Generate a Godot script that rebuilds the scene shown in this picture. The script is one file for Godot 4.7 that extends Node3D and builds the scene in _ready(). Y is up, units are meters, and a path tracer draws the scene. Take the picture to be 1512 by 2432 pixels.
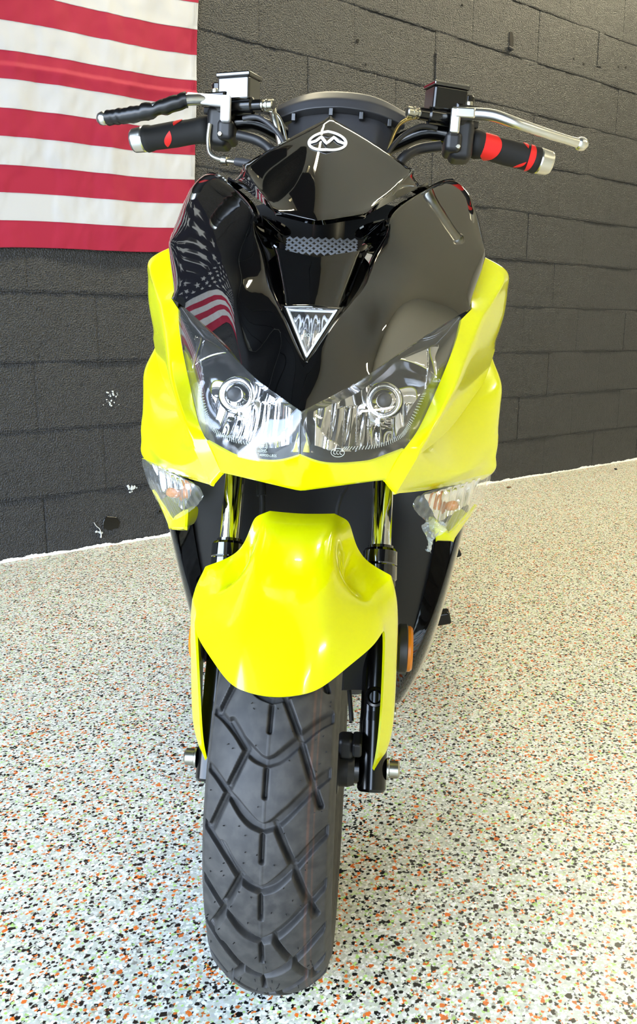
extends Node3D

const ROOM_TURN := 0.64926       # the camera looks 37.2 degrees off the back wall's normal
const COURSE := 0.2032
const UNIT := 0.4064

var M := {}
var rng := RandomNumberGenerator.new()
var lump := FastNoiseLite.new()
var scooter: Node3D
var steer := Transform3D()

func _ready():
	rng.seed = 7
	lump.seed = 3
	lump.frequency = 1.0
	# ---- camera
	var cam := Camera3D.new()
	cam.name = "camera"
	cam.fov = 64.96
	cam.near = 0.02
	cam.far = 200.0
	cam.transform = Transform3D(Basis(Vector3.UP, -ROOM_TURN) * Basis(Vector3.RIGHT, -deg_to_rad(12.42)), Vector3(0, 0.672, 2.444))
	add_child(cam)
	cam.current = true
	# ---- sky, exposure
	var env := Environment.new()
	var sky := Sky.new()
	var sm := ProceduralSkyMaterial.new()
	sm.sky_top_color = Color(0.73, 0.83, 0.96)
	sm.sky_horizon_color = Color(0.94, 0.965, 1.0)
	sm.ground_bottom_color = Color(0.45, 0.45, 0.43)
	sm.ground_horizon_color = Color(0.8, 0.82, 0.82)
	sm.energy_multiplier = 14.5
	sky.sky_material = sm
	env.background_mode = Environment.BG_SKY
	env.sky = sky
	env.tonemap_mode = Environment.TONE_MAPPER_LINEAR
	env.tonemap_exposure = 1.0
	env.sdfgi_enabled = true
	env.ssao_enabled = true
	env.ssil_enabled = true
	var we := WorldEnvironment.new()
	we.name = "world_environment"
	we.environment = env
	add_child(we)
	make_materials()
	build_room()
	build_flag()
	build_scooter()
	build_litter()

# ------------------------------------------------------------------ helpers
func tag(o, label := "", category := "", group := "", kind := ""):
	if label: o.set_meta("label", label)
	if category: o.set_meta("category", category)
	if group: o.set_meta("group", group)
	if kind: o.set_meta("kind", kind)
	return o

func put(called: String, mesh: Mesh, m: Material, parent: Node = self, label := "") -> MeshInstance3D:
	var o := MeshInstance3D.new()
	o.name = called
	o.mesh = mesh
	o.material_override = m
	o.cast_shadow = GeometryInstance3D.SHADOW_CASTING_SETTING_ON
	parent.add_child(o, true)
	if label: o.set_meta("label", label)
	return o

func pivot(called: String, parent: Node = self, at := Transform3D()) -> Node3D:
	var o := Node3D.new()
	o.name = called
	parent.add_child(o, true)
	o.transform = at
	return o

func pm(c: Color, rough := 0.5, metal := 0.0) -> StandardMaterial3D:
	var m := StandardMaterial3D.new()
	m.albedo_color = c
	m.roughness = rough
	m.metallic = metal
	return m

func pane(c: Color, alpha: float, rough := 0.02) -> StandardMaterial3D:
	var m := pm(Color(c.r, c.g, c.b, alpha), rough)
	m.transparency = BaseMaterial3D.TRANSPARENCY_ALPHA
	return m

# triangles are given counter-clockwise seen from outside and stored clockwise
func raw_mesh(v: PackedVector3Array, tri: PackedInt32Array, n := PackedVector3Array(), c := PackedColorArray()) -> ArrayMesh:
	var nn := n
	if nn.is_empty():
		nn.resize(v.size())
		for i in range(0, tri.size(), 3):
			var f := (v[tri[i + 1]] - v[tri[i]]).cross(v[tri[i + 2]] - v[tri[i]])
			for k in 3: nn[tri[i + k]] += f
		for i in nn.size(): nn[i] = nn[i].normalized() if nn[i].length_squared() > 1e-24 else Vector3.UP
	var idx := PackedInt32Array()
	idx.resize(tri.size())
	for i in range(0, tri.size(), 3):
		idx[i] = tri[i]; idx[i + 1] = tri[i + 2]; idx[i + 2] = tri[i + 1]
	var a := []
	a.resize(Mesh.ARRAY_MAX)
	a[Mesh.ARRAY_VERTEX] = v
	a[Mesh.ARRAY_NORMAL] = nn
	a[Mesh.ARRAY_INDEX] = idx
	if not c.is_empty(): a[Mesh.ARRAY_COLOR] = c
	var m := ArrayMesh.new()
	m.add_surface_from_arrays(Mesh.PRIMITIVE_TRIANGLES, a)
	return m

# joins (mesh, transform) pairs into one mesh
func join(list: Array) -> ArrayMesh:
	var st := SurfaceTool.new()
	st.begin(Mesh.PRIMITIVE_TRIANGLES)
	for e in list:
		st.append_from(e[0], 0, e[1])
	return st.commit()

func move(p: Vector3, b := Basis()) -> Transform3D:
	return Transform3D(b, p)

# a basis whose y axis points along d
func along(d: Vector3, twist := 0.0) -> Basis:
	var y := d.normalized()
	var x := y.cross(Vector3(0, 0, 1))
	if x.length() < 0.05: x = y.cross(Vector3(1, 0, 0))
	x = x.normalized()
	return Basis(x, y, x.cross(y)) * Basis(Vector3.UP, twist)

# a body turned round the y axis from (radius, height) pairs; flat: hard edges between the rings
func lathe(profile: Array, seg := 32, hard := true) -> ArrayMesh:
	var v := PackedVector3Array()
	var t := PackedInt32Array()
	var n := PackedVector3Array()
	var rows := []
	for i in profile.size() - 1:
		var a: Vector2 = profile[i]
		var b: Vector2 = profile[i + 1]
		var d := b - a
		var na := Vector2(d.y, -d.x).normalized()
		var nb := na
		if not hard:
			if i > 0:
				var d0: Vector2 = a - profile[i - 1]
				na = (na + Vector2(d0.y, -d0.x).normalized()).normalized()
			if i < profile.size() - 2:
				var d1: Vector2 = profile[i + 2] - b
				nb = (nb + Vector2(d1.y, -d1.x).normalized()).normalized()
		rows.append([a, na, b, nb])
	for r in rows:
		var base := v.size()
		for k in seg + 1:
			var w := TAU * k / seg
			var cs := Vector2(cos(w), sin(w))
			v.append(Vector3(r[0].x * cs.x, r[0].y, r[0].x * cs.y)); n.append(Vector3(r[1].x * cs.x, r[1].y, r[1].x * cs.y))
			v.append(Vector3(r[2].x * cs.x, r[2].y, r[2].x * cs.y)); n.append(Vector3(r[3].x * cs.x, r[3].y, r[3].x * cs.y))
		for k in seg:
			var p := base + k * 2
			t.append_array([p, p + 1, p + 2, p + 2, p + 1, p + 3])
	return raw_mesh(v, t, n)

# a pipe through points (smooth curve), radius may vary; flat: squash of the section along its second axis
func tube(points: Array, radii: Array, seg := 12, per := 6, squash := 1.0, up := Vector3.UP) -> ArrayMesh:
	var pts := []
	var rad := []
	var n := points.size()
	for i in n - 1:
		var p0: Vector3 = points[max(i - 1, 0)]
		var p3: Vector3 = points[min(i + 2, n - 1)]
		for k in per:
			var u := float(k) / per
			var p1: Vector3 = points[i]
			pts.append(p1.cubic_interpolate(points[i + 1], p0, p3, u))
			rad.append(lerpf(radii[min(i, radii.size() - 1)], radii[min(i + 1, radii.size() - 1)], u))
	pts.append(points[n - 1])
	rad.append(radii[min(n - 1, radii.size() - 1)])
	var v := PackedVector3Array()
	var nn := PackedVector3Array()
	var t := PackedInt32Array()
	var side := Vector3.ZERO
	for i in pts.size():
		var d: Vector3 = (pts[min(i + 1, pts.size() - 1)] - pts[max(i - 1, 0)]).normalized()
		if i == 0:
			side = d.cross(up)
			if side.length() < 0.1: side = d.cross(Vector3.RIGHT)
		side = (side - d * side.dot(d)).normalized()
		var top := side.cross(d)
		for k in seg + 1:
			var w := TAU * k / seg
			v.append(pts[i] + (side * cos(w) + top * sin(w) * squash) * rad[i])
			nn.append((side * cos(w) * squash + top * sin(w)).normalized())
	for i in pts.size() - 1:
		for k in seg:
			var p := i * (seg + 1) + k
			t.append_array([p, p + seg + 1, p + 1, p + 1, p + seg + 1, p + seg + 2])
	for e in [0, pts.size() - 1]:
		var c := v.size()
		var d: Vector3 = (pts[0] - pts[1]).normalized() if e == 0 else (pts[e] - pts[e - 1]).normalized()
		v.append(pts[e]); nn.append(d)
		for k in seg + 1:
			v.append(v[e * (seg + 1) + k]); nn.append(d)
		for k in seg:
			if e == 0: t.append_array([c, c + 1 + k, c + 2 + k])
			else: t.append_array([c, c + 2 + k, c + 1 + k])
	return raw_mesh(v, t, nn)

# a box with rounded edges
func rbox(size: Vector3, r: float, steps := 3) -> ArrayMesh:
	var v := PackedVector3Array()
	var nn := PackedVector3Array()
	var t := PackedInt32Array()
	var h := size * 0.5 - Vector3.ONE * r
	for f in 6:
		var ax := f / 2
		var sg := 1.0 if f % 2 == 0 else -1.0
		var base := v.size()
		var m := steps * 2 + 2
		for i in m:
			for j in m:
				var q := []
				for k in [i, j]:
					var e: int = k if k <= steps else k - steps - 1
					var side := -1.0 if k <= steps else 1.0
					var w := PI / 4 * (1.0 - float(e) / steps) if k <= steps else PI / 4 * float(e) / steps
					q.append([side, tan(w)])
				var d := Vector3.ZERO
				d[ax] = sg
				d[(ax + 1) % 3] = q[0][0] * q[0][1]
				d[(ax + 2) % 3] = q[1][0] * q[1][1]
				var c := Vector3.ZERO
				c[ax] = sg * h[ax]
				c[(ax + 1) % 3] = q[0][0] * h[(ax + 1) % 3]
				c[(ax + 2) % 3] = q[1][0] * h[(ax + 2) % 3]
				d = d.normalized()
				v.append(c + d * r)
				nn.append(d)
		for i in m - 1:
			for j in m - 1:
				var p := base + i * m + j
				if sg > 0: t.append_array([p, p + m, p + 1, p + 1, p + m, p + m + 1])
				else: t.append_array([p, p + 1, p + m, p + 1, p + m + 1, p + m])
	return raw_mesh(v, t, nn)

# a plate: outline in the xy plane, depth along z, edges chamfered by b
func plate(outline: Array, depth: float, b := 0.0) -> ArrayMesh:
	var n := outline.size()
	var poly := PackedVector2Array(outline)
	if Geometry2D.is_polygon_clockwise(poly): poly.reverse()
	var inner := PackedVector2Array()
	for i in n:
		var a := (poly[i] - poly[(i + n - 1) % n]).normalized()
		var c := (poly[(i + 1) % n] - poly[i]).normalized()
		var off := Vector2(-a.y, a.x) + Vector2(-c.y, c.x)
		inner.append(poly[i] + off / maxf(off.length_squared(), 0.5) * 2.0 * b)
	var v := PackedVector3Array()
	var nn := PackedVector3Array()
	var t := PackedInt32Array()
	var rings := [[inner, depth * 0.5], [poly, depth * 0.5 - b], [poly, -depth * 0.5 + b], [inner, -depth * 0.5]]
	for r in 3:
		for i in n:
			var j := (i + 1) % n
			var q := []
			for e in [[r, i], [r, j], [r + 1, j], [r + 1, i]]:
				var p: Vector2 = rings[e[0]][0][e[1]]
				q.append(Vector3(p.x, p.y, rings[e[0]][1]))
			var f: Vector3 = (q[3] - q[0]).cross(q[2] - q[0]).normalized()
			if f.length() < 0.5: continue
			var s := v.size()
			for p in q: v.append(p); nn.append(f)
			t.append_array([s, s + 3, s + 2, s, s + 2, s + 1])
	var tri := Geometry2D.triangulate_polygon(inner)
	for side in [1.0, -1.0]:
		var s := v.size()
		for p in inner:
			v.append(Vector3(p.x, p.y, depth * 0.5 * side)); nn.append(Vector3(0, 0, side))
		for i in range(0, tri.size(), 3):
			var a := tri[i]; var b2 := tri[i + 1]; var c := tri[i + 2]
			var ccw := (inner[b2] - inner[a]).cross(inner[c] - inner[a]) > 0
			if ccw == (side > 0): t.append_array([s + a, s + b2, s + c])
			else: t.append_array([s + a, s + c, s + b2])
	return raw_mesh(v, t, nn)

# Catmull-Clark subdivision with edges of given sharpness
func subdivide(v: Array, faces: Array, sharp: Dictionary, corners: Dictionary, levels: int) -> Array:
	for level in levels:
		var e_id := {}
		var e_a := []; var e_b := []; var e_f := []; var e_s := []
		var fp := []
		for f in faces:
			var c := Vector3.ZERO
			for i in f.size():
				c += v[f[i]]
				var a: int = f[i]
				var b: int = f[(i + 1) % f.size()]
				var key := mini(a, b) * 1000000 + maxi(a, b)
				if not e_id.has(key):
					e_id[key] = e_a.size()
					e_a.append(mini(a, b)); e_b.append(maxi(a, b)); e_f.append([]); e_s.append(sharp.get(key, 0.0))
				e_f[e_id[key]].append(fp.size())
			fp.append(c / f.size())
		var nv := v.size()
		var fsum := []; var fcount := []; var msum := []; var mcount := []; var sn := []; var ssum := []; var smax := []
		for i in nv:
			fsum.append(Vector3.ZERO); fcount.append(0); msum.append(Vector3.ZERO); mcount.append(0); sn.append([]); ssum.append(0.0)
		for fi in faces.size():
			for a in faces[fi]:
				fsum[a] += fp[fi]; fcount[a] += 1
		var ep := []
		var next := {}
		var off_e := nv + faces.size()
		for e in e_a.size():
			var mid: Vector3 = (v[e_a[e]] + v[e_b[e]]) * 0.5
			var s: float = e_s[e] if e_f[e].size() == 2 else 99.0
			if s >= 1.0: ep.append(mid)
			else:
				var q: Vector3 = (mid * 2.0 + fp[e_f[e][0]] + fp[e_f[e][1]]) * 0.25
				ep.append(q.lerp(mid, s))
			for a in [e_a[e], e_b[e]]:
				msum[a] += mid; mcount[a] += 1
				if s > 0.0:
					sn[a].append(e_b[e] if a == e_a[e] else e_a[e])
					ssum[a] += s
			if s > 1.0 and e_f[e].size() == 2:
				for a in [e_a[e], e_b[e]]:
					next[a * 1000000 + off_e + e] = s - 1.0
		var out := []
		for i in nv:
			if mcount[i] == 0:
				out.append(v[i])
				continue
			var k: int = sn[i].size()
			var n := float(fcount[i])
			var smooth: Vector3 = (fsum[i] / n + msum[i] / mcount[i] * 2.0 + v[i] * (n - 3.0)) / n if k < 2 or ssum[i] < 90.0 else v[i]
			if corners.has(i) or k > 2: out.append(v[i] if corners.has(i) or ssum[i] / k >= 1.0 else smooth.lerp(v[i], ssum[i] / k))
			elif k == 2:
				var cr: Vector3 = v[i] * 0.75 + (v[sn[i][0]] + v[sn[i][1]]) * 0.125
				out.append(smooth.lerp(cr, minf(1.0, ssum[i] * 0.5)))
			else: out.append(smooth)
		out.append_array(fp)
		out.append_array(ep)
		var nf := []
		for fi in faces.size():
			var f = faces[fi]
			for i in f.size():
				var a: int = f[i]
				var b: int = f[(i + 1) % f.size()]
				var z: int = f[(i + f.size() - 1) % f.size()]
				nf.append([a, off_e + e_id[mini(a, b) * 1000000 + maxi(a, b)], nv + fi, off_e + e_id[mini(z, a) * 1000000 + maxi(z, a)]])
		v = out
		faces = nf
		sharp = next
	return [v, faces]

# A shell grown from a cage of named points. faces: "a b c d; ...", creases: "a b c:1.5; ...". mirror: "both" builds the other half too, "left"/"right" one half only.
# inside: a point the outer side faces away from. bend: a function that moves the finished points.
func shell(P: Dictionary, faces: String, creases: String, inside: Vector3, thick: float, mirror := "right", levels := 3, corner_names := "", bend = null, fit := 0.7) -> ArrayMesh:
	var v := []
	var id := {}
	var F := []
	var sharp := {}
	var corners := {}
	for side in ["right", "left"]:
		if mirror != "both" and mirror != side: continue
		var get_id := func(word: String) -> int:
			var p: Vector3 = P[word]
			var key := word
			if side == "left":
				if absf(p.x) > 0.0006: key = "~" + word
				p.x = -p.x
			if not id.has(key):
				id[key] = v.size()
				v.append(p)
			return id[key]
		for s in faces.split(";"):
			var f := []
			for w in s.strip_edges().split(" ", false): f.append(get_id.call(w))
			if f.size() < 3: continue
			var c := Vector3.ZERO
			var n := Vector3.ZERO
			for i in f.size():
				c += v[f[i]] / f.size()
				n += v[f[i]].cross(v[f[(i + 1) % f.size()]])
			if n.dot(c - inside) < 0: f.reverse()
			F.append(f)
		for s in creases.split(";"):
			var h := s.strip_edges().split(":")
			if h.size() < 2: continue
			var w := h[0].strip_edges().split(" ", false)
			for i in w.size() - 1:
				var a: int = get_id.call(w[i])
				var b: int = get_id.call(w[i + 1])
				sharp[mini(a, b) * 1000000 + maxi(a, b)] = float(h[1])
		for w in corner_names.split(" ", false): corners[get_id.call(w)] = true
	# move the cage so that the finished surface passes through the given points
	var goal := v.duplicate()
	for k in 5:
		var r: Array = subdivide(v, F, sharp, corners, 2)[0]
		var moved := []
		for i in goal.size(): moved.append(v[i] + (goal[i] - r[i]) * fit)
		v = moved
	var done := subdivide(v, F, sharp, corners, levels)
	if bend != null:
		for i in done[0].size(): done[0][i] = bend.call(done[0][i])
	return thicken(done[0], done[1], thick)

func thicken(v: Array, quads: Array, thick: float) -> ArrayMesh:
	var n := []
	for i in v.size(): n.append(Vector3.ZERO)
	var edges := {}
	for f in quads:
		var c: Vector3 = (v[f[2]] - v[f[0]]).cross(v[f[3]] - v[f[1]])
		for i in 4:
			n[f[i]] += c
			edges[Vector2i(f[i], f[(i + 1) % 4])] = true
	var V := PackedVector3Array()
	var N := PackedVector3Array()
	var T := PackedInt32Array()
	for i in v.size():
		n[i] = n[i].normalized()
		V.append(v[i]); N.append(n[i])
	for f in quads: T.append_array([f[0], f[1], f[2], f[0], f[2], f[3]])
	if thick > 0.0:
		var m := V.size()
		for i in v.size():
			V.append(v[i] - n[i] * thick); N.append(-n[i])
		for f in quads: T.append_array([m + f[0], m + f[2], m + f[1], m + f[0], m + f[3], m + f[2]])
		for e in edges:
			if edges.has(Vector2i(e.y, e.x)): continue
			var q := [v[e.x], v[e.y], v[e.y] - n[e.y] * thick, v[e.x] - n[e.x] * thick]
			var c: Vector3 = -(q[1] - q[0]).cross(q[3] - q[0]).normalized()
			var s := V.size()
			for p in q: V.append(p); N.append(c)
			T.append_array([s, s + 2, s + 1, s, s + 3, s + 2])
	return raw_mesh(V, T, N)

# a smooth sheet through rows of points
func sheet(rows: Array, su: int, sv: int, thick: float, inside: Vector3, bend = null) -> ArrayMesh:
	var v := []
	var nr := rows.size()
	var nc: int = rows[0].size()
	var W := (nc - 1) * su + 1
	for i in (nr - 1) * sv + 1:
		var r := mini(i / sv, nr - 2)
		var u := float(i - r * sv) / sv
		var line := []
		for c in nc:
			line.append(rows[r][c].cubic_interpolate(rows[r + 1][c], rows[maxi(r - 1, 0)][c], rows[mini(r + 2, nr - 1)][c], u))
		for j in W:
			var c := mini(j / su, nc - 2)
			var w := float(j - c * su) / su
			var p: Vector3 = line[c].cubic_interpolate(line[c + 1], line[maxi(c - 1, 0)], line[mini(c + 2, nc - 1)], w)
			v.append(bend.call(p) if bend != null else p)
	var q := []
	var flip := false
	for i in (nr - 1) * sv:
		for j in W - 1:
			var a := i * W + j
			if i == 0 and j == 0:
				var f: Vector3 = (v[a + 1] - v[a]).cross(v[a + W] - v[a])
				flip = f.dot(v[a] - inside) < 0
			q.append([a, a + W, a + W + 1, a + 1] if flip else [a, a + 1, a + W + 1, a + W])
	return thicken(v, q, thick)

func hexbolt(r: float, h: float) -> ArrayMesh:
	return lathe([Vector2(0, h), Vector2(r * 0.8, h), Vector2(r, h - r * 0.2), Vector2(r, 0), Vector2(0, 0)], 6)

# ------------------------------------------------------------------ materials
func make_materials():
	M.yellow = pm(Color(0.89, 0.9, 0.015), 0.15)
	M.yellow.metallic_specular = 0.5
	M.yellow.clearcoat_enabled = true
	M.yellow.clearcoat = 0.4
	M.yellow.clearcoat_roughness = 0.03
	M.black_gloss = pm(Color(0.012, 0.012, 0.014), 0.03)
	M.black_gloss.metallic_specular = 0.7
	M.black_gloss.clearcoat_enabled = true
	M.black_gloss.clearcoat = 1.0
	M.black_gloss.clearcoat_roughness = 0.01
	M.black_paint = pm(Color(0.02, 0.02, 0.022), 0.18)
	M.black_plastic = pm(Color(0.1, 0.1, 0.105), 0.45)
	M.hood = pm(Color(0.2, 0.2, 0.21), 0.38)
	M.sleeve = pm(Color(0.035, 0.035, 0.035), 0.32)
	M.mesh_grey = pm(Color(0.42, 0.43, 0.44), 0.35)
	M.shield = pm(Color(0.09, 0.09, 0.095), 0.42)
	M.grey_plastic = pm(Color(0.2, 0.2, 0.21), 0.45)
	M.grip = pm(Color(0.05, 0.048, 0.045), 0.75)
	M.red = pm(Color(0.85, 0.09, 0.08), 0.5)
	M.chrome = pm(Color(0.93, 0.93, 0.92), 0.06, 1.0)
	M.mirror = pm(Color(0.95, 0.95, 0.96), 0.04, 1.0)
	M.silver = pm(Color(0.86, 0.86, 0.84), 0.28, 1.0)
	M.steel = pm(Color(0.7, 0.69, 0.64), 0.3, 1.0)
	M.brass = pm(Color(0.75, 0.66, 0.42), 0.3, 1.0)
	M.lens = pane(Color(0.8, 0.82, 0.82), 0.02, 0.01)
	M.lens_thick = pane(Color(0.8, 0.82, 0.81), 0.05, 0.02)
	M.smoke = pm(Color(0.09, 0.095, 0.1), 0.1)
	M.amber = pm(Color(0.76, 0.44, 0.05), 0.2)
	M.white_print = pm(Color(0.88, 0.88, 0.89), 0.35)
	M.pale_print = pm(Color(0.72, 0.74, 0.7), 0.5)
	M.lamp_glow = pm(Color(1, 1, 1), 0.5)
	M.lamp_glow.emission_enabled = true
	M.lamp_glow.emission = Color(1.0, 0.95, 0.84)
	M.lamp_glow.emission_energy_multiplier = 6.0
	M.rubber = pm(Color(1, 1, 1), 0.62)
	M.rubber.vertex_color_use_as_albedo = true
	var rb := NoiseTexture2D.new()
	rb.width = 512; rb.height = 512; rb.seamless = true
	rb.noise = fnl(11, 0.02, 4)
	rb.color_ramp = ramp([0.25, 0.75], [Color(0.66, 0.66, 0.67), Color(1, 0.98, 0.95)])
	M.rubber.albedo_texture = rb
	M.rubber.uv1_triplanar = true
	M.rubber.uv1_scale = Vector3.ONE * 6.0
	# painted block wall
	M.block = pm(Color(0.19, 0.195, 0.205), 0.42)
	M.block.uv1_triplanar = true
	M.block.uv1_world_triplanar = true
	M.block.uv1_scale = Vector3.ONE * 1.6
	var hb := NoiseTexture2D.new()
	hb.width = 2048; hb.height = 2048; hb.seamless = true
	var hn := fnl(21, 0.05, 3)
	hn.domain_warp_enabled = true
	hn.domain_warp_amplitude = 9.0
	hn.domain_warp_frequency = 0.06
	hb.noise = hn
	hb.color_ramp = ramp([0.3, 0.5, 0.62, 0.8], [Color(0.2, 0.2, 0.2), Color(0.42, 0.42, 0.42), Color(0.8, 0.8, 0.8), Color(1, 1, 1)])
	M.block.heightmap_enabled = true
	M.block.heightmap_texture = hb
	M.block.heightmap_scale = 0.5
	var ab := NoiseTexture2D.new()
	ab.width = 1024; ab.height = 1024; ab.seamless = true
	ab.noise = fnl(5, 0.012, 5)
	ab.color_ramp = ramp([0.2, 0.8], [Color(0.9, 0.9, 0.9), Color(1, 1, 1)])
	M.block.albedo_texture = ab
	M.mortar = pm(Color(0.19, 0.19, 0.195), 0.45)
	M.plaster = pm(Color(0.8, 0.79, 0.74), 0.85)
	M.dark_ceiling = pm(Color(0.8, 0.79, 0.76), 0.85)
	M.concrete = pm(Color(0.6, 0.59, 0.56), 0.9)
	M.door_panel = pm(Color(0.12, 0.12, 0.13), 0.6)
	M.epoxy = pm(Color(0.92, 0.92, 0.9), 0.4)
	M.flag_red = cloth(Color(0.62, 0.03, 0.2))
	M.flag_white = cloth(Color(0.76, 0.76, 0.77))
	M.flag_blue = cloth(Color(0.02, 0.03, 0.13))
	M.floor = pm(Color(1, 1, 1), 0.33)
	M.floor.albedo_texture = ImageTexture.create_from_image(flakes())
	M.floor.uv1_triplanar = true
	M.floor.uv1_world_triplanar = true
	M.floor.uv1_scale = Vector3.ONE / 1.1

func fnl(s: int, f: float, oct := 1) -> FastNoiseLite:
	var n := FastNoiseLite.new()
	n.seed = s
	n.frequency = f
	n.noise_type = FastNoiseLite.TYPE_SIMPLEX_SMOOTH
	n.fractal_type = FastNoiseLite.FRACTAL_FBM if oct > 1 else FastNoiseLite.FRACTAL_NONE
	n.fractal_octaves = oct
	return n

func ramp(at: Array, colors: Array) -> Gradient:
	var g := Gradient.new()
	g.offsets = PackedFloat32Array(at)
	g.colors = PackedColorArray(colors)
	return g

func cloth(c: Color) -> StandardMaterial3D:
	var m := pm(c, 0.7)
	m.rim_enabled = true
	m.rim = 0.25
	m.backlight_enabled = true
	m.backlight = c * 0.35
	return m

# the flake floor: thousands of small cut paint chips of six colours scattered over one another
func flakes() -> Image:
	var S := 2048
	var im := Image.create(S, S, false, Image.FORMAT_RGB8)
	im.fill(Color(0.80, 0.82, 0.77))
	var pal := [[0.40, Color(0.97, 0.975, 0.95)], [0.62, Color(0.83, 0.84, 0.80)], [0.70, Color(0.84, 0.89, 0.77)], [0.755, Color(0.72, 0.88, 0.50)], [0.80, Color(0.62, 0.61, 0.56)], [0.925, Color(0.03, 0.038, 0.042)], [1.0, Color(0.90, 0.45, 0.16)]]
	var r := RandomNumberGenerator.new()
	r.seed = 99
	for k in 190000:
		var pick := r.randf()
		var col := Color.WHITE
		for e in pal:
			if pick <= e[0]:
				col = e[1]
				break
		var j := r.randf_range(0.88, 1.08)
		col = Color(col.r * j, col.g * j, col.b * j * r.randf_range(0.96, 1.03))
		var c := Vector2(r.randf() * S, r.randf() * S)
		var size := r.randf_range(2.4, 5.4) * (1.35 if r.randf() < 0.12 else 1.0) * (1.2 if pick > 0.80 else 1.0)
		var n := r.randi_range(4, 6)
		var px := []
		var spin := r.randf() * TAU
		for i in n:
			var w := spin + TAU * (i + r.randf_range(-0.3, 0.3)) / n
			px.append(Vector2(cos(w) * size * r.randf_range(0.6, 1.25), sin(w) * size * r.randf_range(0.55, 1.05)))
		var y0 := -int(size * 1.1)
		for y in range(y0, -y0 + 1):
			var lo := 99.0
			var hi := -99.0
			for i in n:
				var a: Vector2 = px[i]
				var b: Vector2 = px[(i + 1) % n]
				if (a.y <= y) != (b.y <= y):
					var x := a.x + (b.x - a.x) * (y - a.y) / (b.y - a.y)
					lo = minf(lo, x); hi = maxf(hi, x)
			if hi <= lo: continue
			var xx := posmod(int(c.x + lo), S)
			var yy := posmod(int(c.y) + y, S)
			var wd := maxi(1, int(round(hi - lo)))
			im.fill_rect(Rect2i(xx, yy, mini(wd, S - xx), 1), col)
			if xx + wd > S: im.fill_rect(Rect2i(0, yy, xx + wd - S, 1), col)
	return im

# ------------------------------------------------------------------ the room
func slab(called: String, lo: Vector3, hi: Vector3, m: Material, parent: Node = self) -> MeshInstance3D:
	var o := put(called, rbox(hi - lo, 0.004, 1), m, parent)
	o.position = (lo + hi) * 0.5
	if parent == self: tag(o, "", "", "", "structure")
	return o

func block_mesh(s: int, w: float) -> ArrayMesh:
	# front face of one block: rough, its edges worn back towards the joint
	var nx := 104
	var ny := 52
	var v := PackedVector3Array()
	var t := PackedInt32Array()
	for i in ny + 1:
		for j in nx + 1:
			var fx := float(j) / nx
			var fy := float(i) / ny
			var x := (fx - 0.5) * w
			var y := (fy - 0.5) * COURSE
			var ex := minf(fx, 1.0 - fx) * w
			var ey := minf(fy, 1.0 - fy) * COURSE
			var rough := lump.get_noise_3d(x * 40 + s * 31, y * 40, 5.0)
			var fine := lump.get_noise_3d(x * 95 + s * 17, y * 95, 9.0)
			var grit := lump.get_noise_3d(x * 210 + s * 11, y * 210, 19.0)
			var calm := smoothstep(-0.5, 0.5, lump.get_noise_3d(x * 9 + s * 5, y * 9, 40.0))
			var z := -0.0011 * clampf(1.0 - (ey + rough * 0.004) / 0.005, 0.0, 1.0) - 0.0005 * clampf(1.0 - (ex + rough * 0.003) / 0.004, 0.0, 1.0) + rough * 0.0006 + (fine * 0.0011 + grit * 0.0009 - 0.003 * smoothstep(0.42, 0.7, -fine)) * lerpf(0.35, 1.0, calm)
			if i == 0 or j == 0 or i == ny or j == nx: z -= 0.0012
			v.append(Vector3(x, y, z))
	for i in ny:
		for j in nx:
			var p := i * (nx + 1) + j
			t.append_array([p, p + 1, p + nx + 2, p, p + nx + 2, p + nx + 1])
	# the sides, back to the wall's core
	var ring := []
	for j in nx + 1: ring.append(j)
	for i in range(1, ny + 1): ring.append(i * (nx + 1) + nx)
	for j in range(nx - 1, -1, -1): ring.append(ny * (nx + 1) + j)
	for i in range(ny - 1, 0, -1): ring.append(i * (nx + 1))
	for k in ring.size():
		var a: Vector3 = v[ring[k]]
		var b: Vector3 = v[ring[(k + 1) % ring.size()]]
		var s0 := v.size()
		v.append_array([a, b, Vector3(b.x, b.y, -0.03), Vector3(a.x, a.y, -0.03)])
		t.append_array([s0, s0 + 2, s0 + 1, s0, s0 + 3, s0 + 2])
	return raw_mesh(v, t)

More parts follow.
